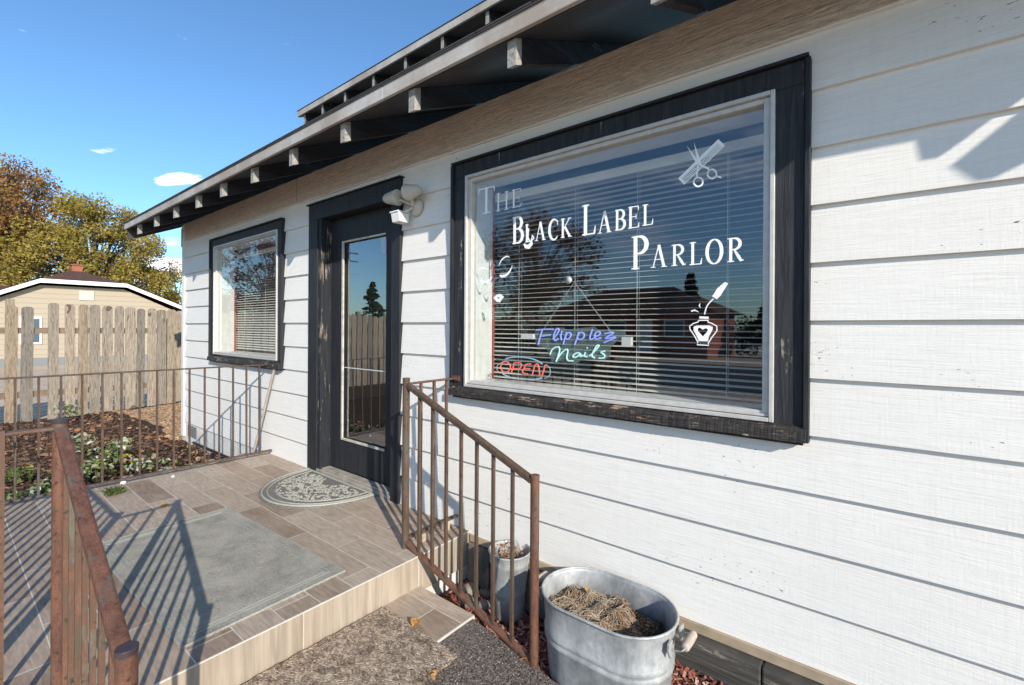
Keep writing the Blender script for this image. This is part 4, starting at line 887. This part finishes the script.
# ------------------------------------------------------------------ washtub, bucket and their contents
TC = Vector((-.868, -.237, 0)); TT = empty('oval_washtub', (TC.x, TC.y, -.27), label='galvanised oval washtub planter with wooden handles at the foot of the wall', cat='washtub')
def oval(hl, r, z, n=20):   # stadium: half length hl, radius r
    o = []
    for i in range(n+1): a = -math.pi/2+math.pi*i/n; o.append((TC.x+(hl-r)+r*math.cos(a), TC.y+r*math.sin(a), z))
    for i in range(n+1): a = math.pi/2+math.pi*i/n; o.append((TC.x-(hl-r)+r*math.cos(a), TC.y+r*math.sin(a), z))
    return o
def loft(rings, flip=False):
    b = MB(); n = len(rings[0]); b.add([p for r in rings for p in r], [(i*n+k, i*n+(k+1) % n, (i+1)*n+(k+1) % n, (i+1)*n+k) for i in range(len(rings)-1) for k in range(n)], True); return b
prof = [(-.27, 0)]; zs = [(-.270, .030), (-.262, .028), (-.110, .014), (-.102, .0075), (-.094, .0138), (-.082, .0135), (-.074, .0065), (-.066, .0130), (.060, .003), (.071, .0)]
out_ = [oval(.277-s_, .180-s_, z) for z, s_ in zs]; inn = [oval(.277-s_-.0035, .180-s_-.0035, z) for z, s_ in reversed(zs)]
under(loft(out_+inn).build('tub_body', M['galv']), TT)
rim = oval(.279, .182, .072); under(MB().tube(rim+[rim[0], rim[1]], .0055, 8, False).build('rolled_rim', M['galv']), TT)
for sx in (-1, 1):
    hx = TC.x+sx*.279
    for y0_ in (-.060, .060):
        tri = [(-.018, .048), (.018, .048), (.020, .020), (.0, -.012), (-.020, .020)]; a_, c_ = hx-sx*.002, hx+sx*.007
        under(MB().add([(a_, TC.y+y0_+p[0], p[1]) for p in tri]+[(c_, TC.y+y0_+p[0], p[1]) for p in tri], [(4,3,2,1,0),(5,6,7,8,9)]+[(i, (i+1) % 5, 5+(i+1) % 5, 5+i) for i in range(5)]).build('handle_ear', M['galv'], None, .002), TT)
    under(MB().tube(smooth([(hx, TC.y-.06, .02), (hx+sx*.035, TC.y-.062, .03), (hx+sx*.052, TC.y-.055, .042), (hx+sx*.052, TC.y+.055, .042), (hx+sx*.035, TC.y+.062, .03), (hx, TC.y+.06, .02)]), .0028, 6).build('handle_wire', M['galv']), TT)
    under(MB().lathe([(0, -.052), (.0115, -.052), (.0125, -.050), (.0145, -.046), (.0148, -.032), (.0138, -.030), (.0150, -.028), (.0155, .0), (.0150, .028), (.0138, .030), (.0148, .032), (.0145, .046), (.0125, .050), (.0115, .052), (0, .052)], (hx+sx*.052, TC.y, .042), 14, (0, 1, 0)).build('handle_grip', M['handle_wood']), TT)
# soil heaped to the left end of the tub
b = MB(); n1, n2 = 40, 14; base = oval(.257, .158, 0, 19)
def soilz(x, y): t = (x-(TC.x-.27))/.54; return -.006-.085*max(0, (t-.55)/.45)**1.2+bump2(x, y, 16, .038)+bump2(x, y, 45, .008)-(.02 if abs(y-TC.y) > .15 else 0)
vs = [(TC.x, TC.y, soilz(TC.x, TC.y))]; N = len(base)
for k in range(1, n2+1):
    for p in base: x = TC.x+(p[0]-TC.x)*k/n2; y = TC.y+(p[1]-TC.y)*k/n2; vs.append((x, y, soilz(x, y)))
fs = [(0, 1+i, 1+(i+1) % N) for i in range(N)]+[(1+k*N+i, 1+(k+1)*N+i, 1+(k+1)*N+(i+1) % N, 1+k*N+(i+1) % N) for k in range(n2-1) for i in range(N)]
b.add(vs, fs, True); tag(b.build('tub_soil', M['potsoil']), 'dry root-bound soil heaped inside the galvanised washtub', 'soil', None, 'stuff')
def tangle(name, n, cx, cy, rx, ry, zf, lab, L=.09, mat='twig', r=.0010, right=None):
    b = MB(); c = 0
    while c < n:
        x = cx+random.uniform(-rx, rx); y = cy+random.uniform(-ry, ry)
        if ((x-cx)/rx)**2+((y-cy)/ry)**2 > 1 or (right and x > right and random.random() < .75): continue
        c += 1; a = random.uniform(0, 6.3); p = Vector((x, y, zf(x, y)+.002)); pts = [p.copy()]
        for k in range(5):
            a += random.gauss(0, .7); p = p+Vector((math.cos(a), math.sin(a), 0))*L/5*random.uniform(.6, 1.2)
            q = ((p.x-cx)/rx)**2+((p.y-cy)/ry)**2
            if q > 1.05: break
            pts.append(Vector((p.x, p.y, zf(p.x, p.y)+.002+random.uniform(0, .012))))
        if len(pts) > 2: b.tube(smooth(pts, 2), r*random.uniform(.6, 1.5), 4, False)
    return tag(b.build(name, M[mat]), lab, 'roots', None, 'stuff')
tangle('dried_roots', 400, TC.x-.045, TC.y, .205, .138, soilz, 'pale tangle of dried roots over the soil in the washtub', .13, r=.0009, right=TC.x+.06)
chips('tub_debris', M['litter'], 900, (TC.x-.24, TC.x+.22), (TC.y-.14, TC.y+.14), soilz, .014, .007, .003, lambda x, y: ((x-TC.x)/.235)**2+((y-TC.y)/.140)**2 < 1, 'brown plant scraps lying on the soil in the washtub', 'debris')
b = MB(); one_leaf(b, (TC.x-.13, TC.y+.075, .018), .045, 1.0, .5, .3); tag(b.build('dry_leaf', M['leaf_fallen']), 'curled orange leaf lying on the roots in the washtub', 'leaf')
# bucket
BC = Vector((-1.475, -.115, 0)); BK = empty('flower_bucket', (BC.x, BC.y, -.29), label='tall narrow galvanised bucket behind the railing, holding dry stems', cat='bucket')
under(MB().lathe([(0, -.29), (.073, -.29), (.075, -.282), (.083, -.16), (.086, -.152), (.084, -.145), (.0975, -.02), (.101, -.012), (.098, -.004), (.106, .036), (.110, .042), (.106, .046), (.102, .036), (.090, -.06), (.073, -.28), (0, -.28)], (BC.x, BC.y, 0), 36).build('bucket_body', M['galv']), BK)
under(MB().lathe([(0, -.032), (.04, -.028), (.094, -.034)], (BC.x, BC.y, 0), 24).build('bucket_soil', M['potsoil']), BK)
tangle('bucket_stems', 120, BC.x, BC.y, .085, .085, lambda x, y: -.022+random.uniform(0, .02), 'dry pale stems lying in the tall galvanised bucket', .06)
b = MB()
for i in range(16):
    a = random.uniform(0, 6.3); r_ = random.uniform(.01, .07); p = Vector((BC.x-.03+r_*math.cos(a), BC.y+.02+r_*math.sin(a), -.03)); q = p+Vector((random.gauss(0, .03), random.gauss(0, .03), random.uniform(.05, .11)))
    b.tube(smooth([p, p.lerp(q, .5)+Vector((random.gauss(0, .01), random.gauss(0, .01), 0)), q], 3), .0011, 4, False)
    for k in range(3): one_leaf(b, p.lerp(q, random.uniform(.5, 1)), .016, random.uniform(0, 6), random.gauss(0, 1), random.gauss(0, 1))
tag(b.build('dried_flower_stems', M['litter']), 'withered flower stalks standing in the tall galvanised bucket', 'dead plant')
# stones, drain mat, cable
for i, (x, y, r_, lab) in enumerate(((-1.745, -.115, .045, 'rounded brown stone nearest the step corner'), (-1.665, -.075, .036, 'small tan stone between the larger stone and the bucket'), (-1.70, -.20, .038, 'grey-brown stone in front of its neighbours beside the step'), (-1.60, -.17, .030, 'smallest brown stone, right beside the tall bucket'))):
    b = MB(); n = 14; rings = []
    for j in range(1, 8):
        t = math.pi*j/8; rings.append([(x+r_*1.2*math.sin(t)*math.cos(2*math.pi*k/n)*(1+.12*mn.noise(Vector((k*.7, j*.6, i*5.)))), y+r_*math.sin(t)*math.sin(2*math.pi*k/n)*(1+.12*mn.noise(Vector((k*.6, j*.8, i*3.)))), -.262+r_*.75*math.cos(t)) for k in range(n)])
    b.add([p for r in rings for p in r], [(a*n+k, a*n+(k+1) % n, (a+1)*n+(k+1) % n, (a+1)*n+k) for a in range(6) for k in range(n)]+[tuple(range(n))[::-1]], True)
    tag(b.build('stone', M['stone']), lab, 'stone', 'stones beside the step')
b = MB(); nn = 7
vs = [(-1.80+.13*i/nn+.01*j, -.035-.06*j/3+bump2(i, j, .9, .03), -.06-.17*j/3+bump2(i, j, 1.3, .05)) for j in range(4) for i in range(nn+1)]
b.add(vs+[(v[0], v[1]+.006, v[2]) for v in vs], [(j*(nn+1)+i, j*(nn+1)+i+1, (j+1)*(nn+1)+i+1, (j+1)*(nn+1)+i) for j in range(3) for i in range(nn)]+[(32+j*(nn+1)+i, 32+(j+1)*(nn+1)+i, 32+(j+1)*(nn+1)+i+1, 32+j*(nn+1)+i+1) for j in range(3) for i in range(nn)], True)
tag(b.build('drain_flap', M['dark_bag']), 'crumpled dark sheet against the wall base beside the tiled step', 'sheet')
tag(MB().tube(smooth([(-1.55, -.33, -.24), (-1.35, -.35, -.25), (-1.15, -.33, -.245), (-1.10, -.37, -.25)]), .005, 8).build('cable', M['hose']), 'thin black cable on the ground between railing post and washtub', 'cable')
for x, y, z, s_, a, lab in ((-1.62, -.61, -.150, .055, .6, 'curled tan leaf at the top right corner of the speckled mat'), (-1.335, -.765, -.155, .05, 1.2, 'small orange leaf at the right edge of the speckled mat'),
                         (-1.165, -.40, -.225, .06, 2.2, 'pale orange leaf at the foot of the railing post'), (-3.60, -1.03, .012, .045, .2, 'ragged orange leaf lying on the landing tiles'), (-1.23, -.43, -.225, .025, 1.0, 'tiny white scrap of leaf on the asphalt beside the railing')):
    b = MB(); one_leaf(b, (x, y, z), s_, a, .2, .25, .35); one_leaf(b, (x+s_*.2, y+s_*.1, z+.003), s_*.6, a+1.1, -.3, .2, .4)
    tag(b.build('fallen_leaf', M['leaf_fallen'] if 'white' not in lab else M['plant_white']), lab, 'leaf', 'fallen leaves on the ground')

# ------------------------------------------------------------------ garden plants
def plant(x, y, h, n, mats, lab, size=.05, spread=.14, cat='plant'):
    z = bedz(x, y); root = empty('garden_plant', (x, y, z), label=lab, cat=cat, group='plants in the garden bed')
    bs = {m_: MB() for m_ in mats}; stem = MB()
    for i in range(n):
        a = random.uniform(0, 6.3); r_ = spread*random.random()**.6; tip = Vector((r_*math.cos(a), r_*math.sin(a), h*random.uniform(.35, 1)))
        if i % 3 == 0: stem.tube(smooth([(0, 0, 0), tip*.5+Vector((0, 0, .02)), tip], 3), .0022, 4, False)
        one_leaf(bs[random.choice(mats)], tip, size*random.uniform(.6, 1.3), a+random.gauss(0, .7), random.gauss(0, .55), random.gauss(0, .5), .25, .34)
    stem.build('stem', M['bark'], root)
    for m_, bb in bs.items():
        if bb.f: bb.build('leaves', M[m_], root)
G, Wt, Y_ = 'plant_green', 'plant_white', 'plant_yellow'
for a in ((-5.10, -1.60, .17, 90, [G, G, Wt], 'low green and white plant at the left frame edge behind the near post'), (-5.35, -1.38, .16, 90, [G, Wt], 'low mixed-leaf plant second from the left in the bed'),
          (-5.75, -1.20, .18, 80, [G, G, Wt], 'dark green plant just left of the rusty post'), (-6.05, -1.52, .14, 60, [G], 'small dark green plant behind the low mixed ones'),
          (-6.7, -.98, .26, 60, [Wt, Wt, G], 'pale-leaved plant rising directly behind the rusty post top'), (-9.4, -.74, .26, 60, [Wt, G], 'pale grey-green plant at the foot of the picket fence'),
          (-5.60, -1.02, .20, 70, [G, Wt], 'bright green plant right of the rusty post, lowest in the bed'), (-5.85, -.92, .25, 110, [G, G, Wt], 'largest green and white plant behind the far railing'),
          (-6.3, -.72, .22, 70, [Wt, G], 'white-leaved plant behind the yellow one'), (-5.55, -.72, .20, 40, [Wt], 'silvery white plant right of the yellow leaves'),
          (-5.45, -.60, .12, 26, [Wt, G], 'small white plant close to the railing foot'), (-5.15, -.42, .11, 18, [Wt], 'tiny pale plant farthest right in the bed')):
    plant(*a)
plant(-5.78, -.80, .22, 22, [Y_, G], 'plant with bright yellow leaves in the middle of the bed', .06, .10)
b = MB()
for i in range(150):
    a = random.uniform(0, 6.3); r_ = random.uniform(0, .09); p = Vector((-4.20+r_*math.cos(a), -1.17+r_*math.sin(a)*.8, .001)); l = random.uniform(.03, .07); d = Vector((random.gauss(0, .6), random.gauss(0, .6), .5)).normalized()
    sd = d.cross(Vector((0, 0, 1))).normalized()*.0022; b.add([p-sd, p+sd, p+d*l*.6+sd*.7, p+d*l+Vector((0, 0, -.008)), p+d*l*.6-sd*.7], [(0, 1, 2, 3, 4)])
tag(b.build('grass_tuft', M['grass']), 'small green grass tuft growing out of the landing edge', 'grass')
for x, y, s_, lab in ((-4.28, -.80, .013, 'white pebble under the far railing, the right one'), (-4.38, -1.08, .02, 'white mortar lump under the far railing, the left one')):
    tag(MB().lathe([(0, -s_*.6), (s_*.8, -s_*.4), (s_, 0), (s_*.7, s_*.5), (0, s_*.65)], (x, y, s_*.5), 9).build('pebble', M['white_trim']), lab, 'pebble')

# ------------------------------------------------------------------ picket fence
FN = empty('picket_fence', (-10, 0, -.35), label='weathered grey-brown wooden picket fence behind the garden bed', cat='fence')
pk = [(-1.33,-1.20,1.46,-.42),(-1.17,-1.04,1.45,-.40),(-.88,-.76,1.52,-.40),(-.69,-.57,1.51,-.26),(-.54,-.42,1.51,-.26),(-.40,-.27,1.51,-.25),(-.24,-.11,1.50,-.25),(-.09,.03,1.50,-.24),(.05,.19,1.49,-.24),(.20,.31,1.47,-.23),(.35,.47,1.48,-.23),(.48,.62,1.46,-.22),(.63,.76,1.47,-.22),(.77,.87,1.45,-.2)]
y = .93
while y < 4: pk.append((y, y+.125, 1.46+random.uniform(-.03, .03), -.22)); y += .15
y = -1.50
while y > -9.5: pk.append((y-.125, y, 1.47+random.uniform(-.035, .035), -.36)); y -= .148
for a, c, zt, zb_ in pk[:98]:
    b = MB(); r_ = .022; lean = random.uniform(-.008, .008); x0, x1 = -10.0, -9.978
    P2 = [(a, zb_), (c, zb_), (c+lean, zt-.035), (c-r_+lean, zt-.006), ((a+c)/2+lean, zt), (a+r_+lean, zt-.006), (a+lean, zt-.035)]; n = len(P2)
    b.add([(x1, p[0], p[1]) for p in P2]+[(x0, p[0], p[1]) for p in P2], [tuple(range(n)), tuple(range(2*n-1, n-1, -1))]+[(i, n+i, n+(i+1) % n, (i+1) % n) for i in range(n)])
    o = b.build('picket', M['picket']); under(o, FN)
for z in (1.09, .13): under(MB().box(-10.042, -10.001, -9.7, 4.2, z-.045, z+.045).build('fence_rail', M['rail_wood']), FN)
for y in (-8, -6.2, -4.4, -1.27, .66, 2.6): under(MB().box(-10.14, -10.043, y-.045, y+.045, -.45, 1.56 if y < -1 else 1.3).build('fence_post', M['picket']), FN)
under(MB().box(-10.02, -10.001, -9.7, 4.2, -.34, -.285).build('kick_board', M['black']), FN)

# ------------------------------------------------------------------ neighbouring house
def house(nm, X, ya, yb, zpk, label, zbase=-.42, xdir=-1, depth=11):
    H = empty(nm, (X, (ya+yb)/2, zbase), label=label, cat='house'); P = lambda b, n_, m_: under(b.build(n_, m_), H)
    return H, P
HX = -26
HH, P = house('beige_house', HX, -2.6, 6.0, 3, 'beige vinyl-sided house with brown roof and white gable trim beyond the fence')
prof2 = [(-3.6, .72), (.58, 2.86), (3.23, 2.86), (6.1, 1.60)]
wall = [(-3.2, -.45), (5.6, -.45), (5.6, 1.62), (3.2, 2.76), (.6, 2.76), (-3.2, .82)]; n = len(wall)
P(MB().add([(HX, p[0], p[1]) for p in wall]+[(HX-10, p[0], p[1]) for p in wall], [tuple(range(n)), tuple(range(2*n-1, n-1, -1))]+[(i, n+i, n+(i+1) % n, (i+1) % n) for i in range(n)]), 'wall', M['vinyl'])
b = MB()
for i in range(3):
    a, c = prof2[i], prof2[i+1]; b.add([(HX+.35, a[0], a[1]-.02), (HX+.35, c[0], c[1]-.02), (HX+.35, c[0], c[1]+.14), (HX+.35, a[0], a[1]+.14), (HX+.30, a[0], a[1]-.02), (HX+.30, c[0], c[1]-.02), (HX+.30, c[0], c[1]+.14), (HX+.30, a[0], a[1]+.14)], [(0,1,2,3),(7,6,5,4),(0,4,5,1),(1,5,6,2),(2,6,7,3),(3,7,4,0)])
P(b, 'barge_board', M['white_trim'])
pk_ = (HX-2.6, 1.95, 3.72)
b = MB(); L0, L1, L2, L3 = [(HX+.30, p[0], p[1]+.12) for p in prof2]; K0, K3 = (HX-10.4, prof2[0][0], prof2[0][1]+.12), (HX-10.4, prof2[3][0], prof2[3][1]+.12); rb = (HX-10.4, 1.95, 3.72)
b.add([L0, L1, L2, L3, pk_, rb, K0, K3], [(1, 2, 4), (0, 1, 4, 5, 6), (2, 3, 7, 5, 4)]); P(b, 'roof', M['shingle_brown'])
P(MB().box(HX-2.5, HX-2.1, 1.8, 2.15, 3.45, 3.85).box(HX-2.54, HX-2.06, 1.76, 2.19, 3.85, 3.9), 'chimney', M['brick'])
P(MB().box(HX, HX+.04, 1.74, 2.2, 2.22, 2.62), 'gable_vent', plain('vent_paint', (.55, .50, .43)))
wf = P(MB().box(HX, HX+.05, .05, .66, .42, 1.5), 'window_frame', M['white_trim']); 
wp = MB().box(HX+.05, HX+.06, .12, .59, .5, .93).box(HX+.05, HX+.06, .12, .59, .98, 1.42).build('pane', M['dark_glass']); wp.parent = wf
wf = P(MB().box(HX, HX+.05, 4.35, 4.95, .42, 1.3), 'window_frame', M['white_trim']); wp = MB().box(HX+.05, HX+.06, 4.42, 4.88, .5, 1.22).build('pane', M['dark_glass']); wp.parent = wf
P(MB().box(HX-.02, HX+.03, -3.2, 5.6, -.45, -.12), 'plinth', M['vent'])
# a lower wing further left with its own brown roof
WX = -29; HW = empty('low_house', (WX, -4, -.45), label='low brown-roofed building at the left edge behind the beige house', cat='house'); P = lambda b, n_, m_: under(b.build(n_, m_), HW)
P(MB().box(WX-6, WX, -9, 0, -.45, 2.1), 'wall', M['vinyl']); b = MB(); b.add([(WX+.5, -9.5, 2.1), (WX+.5, .35, 2.1), (WX-3, .35, 3.0), (WX-3, -9.5, 3.0), (WX-6.5, .35, 2.1), (WX-6.5, -9.5, 2.1)], [(0,1,2,3),(3,2,4,5),(1,4,2),(0,3,5)]); P(b, 'roof', M['shingle_brown'])
P(MB().box(WX+.001, WX+.05, -3, -1.8, .6, 1.6), 'window', M['dark_glass'])

# ------------------------------------------------------------------ trees
def leaf_quads(C, Rr_, counts, size, droop=.0):
    V = []; 
    for (c, r_), n in zip(zip(C, Rr_), counts):
        p = np.random.normal(0, 1, (n, 3)); p /= np.maximum(1e-6, np.linalg.norm(p, axis=1))[:, None]; p *= (np.random.random(n)**.45)[:, None]
        p = p*np.array(r_)+np.array(c); p[:, 2] -= droop*np.random.random(n)**2*np.array(r_)[2]; V.append(p)
    P_ = np.concatenate(V); n = len(P_); s_ = size*(.55+.9*np.random.random(n))[:, None]
    a = np.random.normal(0, 1, (n, 3)); a /= np.linalg.norm(a, axis=1)[:, None]; b_ = np.random.normal(0, 1, (n, 3)); b_ -= (a*b_).sum(1)[:, None]*a; b_ /= np.linalg.norm(b_, axis=1)[:, None]
    q = np.stack([P_-a*s_*.5, P_+b_*s_*.32, P_+a*s_*.6, P_-b_*s_*.32], 1).reshape(-1, 3)
    return q, n
def tree(name, loc, lab, H_, crown_c, crown_r, nclump, clump_r, nleaf, size, mat, seed, trunk_r=.18, gap=0, droop=.3, group=None, cat='tree', tips=4):
    rnd_ = random.Random(seed); np.random.seed(seed); root = empty(name, loc, label=lab, cat=cat, group=group); C = []; Rc = []
    for i in range(nclump):
        while True:
            v = Vector((rnd_.uniform(-1, 1), rnd_.uniform(-1, 1), rnd_.uniform(-1, 1)))
            if gap < v.length < 1: break
        c = Vector(crown_c)+Vector((v.x*crown_r[0], v.y*crown_r[1], v.z*crown_r[2])); C.append(tuple(c)); k = clump_r*rnd_.uniform(.55, 1.35); Rc.append((k, k, k*rnd_.uniform(.6, 1.1)))
    counts = [max(8, int(nleaf/nclump*(r_[0]/clump_r)**2*rnd_.uniform(.5, 1.4))) for r_ in Rc]
    q, n = leaf_quads(C, Rc, counts, size, droop)
    me = bpy.data.meshes.new('crown'); me.from_pydata([tuple(v) for v in q], [], [(4*i, 4*i+1, 4*i+2, 4*i+3) for i in range(n)]); me.materials.append(mat); o = bpy.data.objects.new('crown', me); COL.objects.link(o); o.parent = root
    b = MB(); tz = crown_c[2]-crown_r[2]*.55; b.tube(smooth([(0, 0, 0), (.08, .05, tz*.5), (crown_c[0]*.4, crown_c[1]*.4, tz), (crown_c[0]*.7, crown_c[1]*.7, crown_c[2])], 4), [trunk_r*(1-.75*i/12) for i in range(13)], 9)
    o = b.build('trunk', M['bark'], root)
    lb = MB()
    for c in C:
        c = Vector(c); t = rnd_.uniform(.2, .9); s0 = Vector((crown_c[0]*.5*t, crown_c[1]*.5*t, tz*.8+(crown_c[2]-tz)*t*.8)); mid = s0.lerp(c, .5)+Vector((0, 0, .12*(c-s0).length))
        lb.tube(smooth([s0, mid, c], 3), [trunk_r*.28*(1-.8*i/6) for i in range(7)], 5, False)
        for k in range(tips): d = Vector((rnd_.gauss(0, 1), rnd_.gauss(0, 1), rnd_.gauss(.3, .8)))*clump_r*.7; lb.tube([mid.lerp(c, .6), c+d*.5+Vector((0, 0, .05)), c+d], [trunk_r*.06, trunk_r*.045, trunk_r*.02], 4, False)
    lb.build('limbs', M['bark'], root); return root
tree('autumn_tree', (-36, 3.9, -.45), 'big olive-gold autumn tree behind the beige house roof', 9, (0, -.5, 5.0), (3.2, 3.7, 3.9), 120, .78, 62000, .13, M['foliage_fall'], 11, .25, .15, .5)
tree('autumn_tree', (-39, .6, -.45), 'sparse orange-brown tree with bare twigs at the left edge of the photo', 11, (0, -.2, 6.6), (3, 3.2, 4.4), 95, .85, 20000, .15, M['foliage_orange'], 23, .22, .2, .3, tips=12)
tree('willow_tree', (-37, 8.4, -.45), 'thin weeping yellow-green tree between the big tree and the shop corner', 7, (0, -.6, 3.5), (1.9, 2.0, 2.5), 34, .6, 9000, .14, M['foliage_fall'], 31, .14, .1, 1.2, tips=6)
# across the street, seen mirrored in the glass
tree('russet_tree', (-23, -8.2, -.45), 'russet half-bare tree mirrored in the small left window', 6, (0, 0, 3.4), (2.2, 3.0, 2.6), 60, .6, 9000, .12, M['foliage_brown'], 41, .15, .1, .2, tips=9)
tree('russet_tree', (-9.6, -11.4, -.45), 'brown-leaved tree mirrored at the left side of the lettered window', 6, (0, 0, 3.6), (2.3, 2.3, 2.2), 55, .6, 9000, .10, M['foliage_brown'], 43, .14, .1, .2, tips=8)
def conifer(name, loc, h, r, lab, seed):
    rnd_ = random.Random(seed); np.random.seed(seed); root = empty(name, loc, label=lab, cat='tree', group='evergreens across the street'); C = []; Rc = []
    for i in range(60):
        t = rnd_.random()**.7; a = rnd_.uniform(0, 6.3); q = r*(1-t)*rnd_.uniform(.3, 1); C.append((q*math.cos(a), q*math.sin(a), .6+t*(h-.6))); k = .16+.34*(1-t); Rc.append((k*r*.6, k*r*.6, k*.6))
    q, n = leaf_quads(C, Rc, [60]*60, .22); me = bpy.data.meshes.new('crown'); me.from_pydata([tuple(v) for v in q], [], [(4*i, 4*i+1, 4*i+2, 4*i+3) for i in range(n)]); me.materials.append(M['foliage_green']); o = bpy.data.objects.new('crown', me); COL.objects.link(o); o.parent = root
    MB().tube([(0, 0, 0), (0, 0, h*.95)], [.14, .02], 7).build('trunk', M['bark'], root)
conifer('evergreen_tree', (-9.3, -27.5, -.45), 5.0, 1.5, 'dark evergreen mirrored beside the brush decal in the lettered window', 5)
conifer('evergreen_tree', (-41, -26, -.45), 6.2, 2.4, 'dark evergreen mirrored in the door glass', 6)
conifer('evergreen_tree', (-5.2, -30, -.45), 4.2, 1.8, 'dark evergreen mirrored at the right side of the lettered window', 8)
# brick house across the street
HB = empty('brick_house', (-12.5, -26, -.45), label='low orange-brick house across the street, mirrored in the lettered window', cat='house'); P = lambda b, n_, m_: under(b.build(n_, m_), HB)
P(MB().box(-18, -7.6, -31, -25, -.45, 2.1), 'wall', M['brick']); b = MB(); b.add([(-18.6,-24.4,2.1),(-7.0,-24.4,2.1),(-7.0,-31.6,2.1),(-18.6,-31.6,2.1),(-15.5,-28,3.9),(-10.5,-28,3.9)], [(0,1,5,4),(1,2,5),(2,3,4,5),(3,0,4),(0,3,2,1)]); P(b, 'roof', M['shingle_brown'])
for x in (-16.4, -13.0, -9.4): wf = P(MB().box(x-.6, x+.6, -24.999, -24.95, .7, 1.7), 'window_frame', M['white_trim']); wp = MB().box(x-.5, x+.5, -24.95, -24.93, .8, 1.6).build('pane', M['dark_glass']); wp.parent = wf
P(MB().box(-11.6, -10.7, -24.999, -24.94, -.2, 1.8), 'door', M['white_trim'])
b = MB(); 
def hedge(nm, x0, x1, y0, y1, h, lab, seed):
    np.random.seed(seed); rnd_ = random.Random(seed); C = [(rnd_.uniform(x0, x1), rnd_.uniform(y0, y1), -.45+h*rnd_.uniform(.2, .8)) for _ in range(50)]; q, n = leaf_quads(C, [(.8, .5, h*.35)]*50, [140]*50, .2)
    me = bpy.data.meshes.new(nm); me.from_pydata([tuple(v) for v in q], [], [(4*i, 4*i+1, 4*i+2, 4*i+3) for i in range(n)]); me.materials.append(M['foliage_green']); o = bpy.data.objects.new(nm, me); COL.objects.link(o); tag(o, lab, 'hedge')
hedge('hedge', -7, 4, -31, -29, 2.6, 'dark hedge across the street, mirrored low in the lettered window', 3)
hedge('hedge', -30, -19, -28, -26, 2.2, 'dark hedge left of the brick house, mirrored in the lettered window', 4)
# utility poles
def upole(x, y, h, lab, arm=(0, 1)):
    root = empty('utility_pole', (x, y, -.45), label=lab, cat='utility pole'); MB().tube([(0, 0, 0), (0, 0, h)], [.15, .10], 9).build('pole', M['pole'], root)
    for z in (h-.5, h-1.4): MB().box(-.06, .06, -1.1, 1.1, z-.06, z+.06).build('crossarm', M['pole'], root)
    for yy in (-.95, .95): MB().lathe([(0, 0), (.05, 0), (.06, .12), (0, .16)], (0, yy, h-.44), 8).build('insulator', M['vent'], root)
upole(-47, -27, 10.5, 'wooden utility pole mirrored in the door glass')
upole(-62, 13.35, 7.6, 'distant utility pole just left of the shop corner')
hedge('hedge', -64, -58, 13.5, 17.5, 3.2, 'distant dark greenery between the fence end and the shop corner', 9)
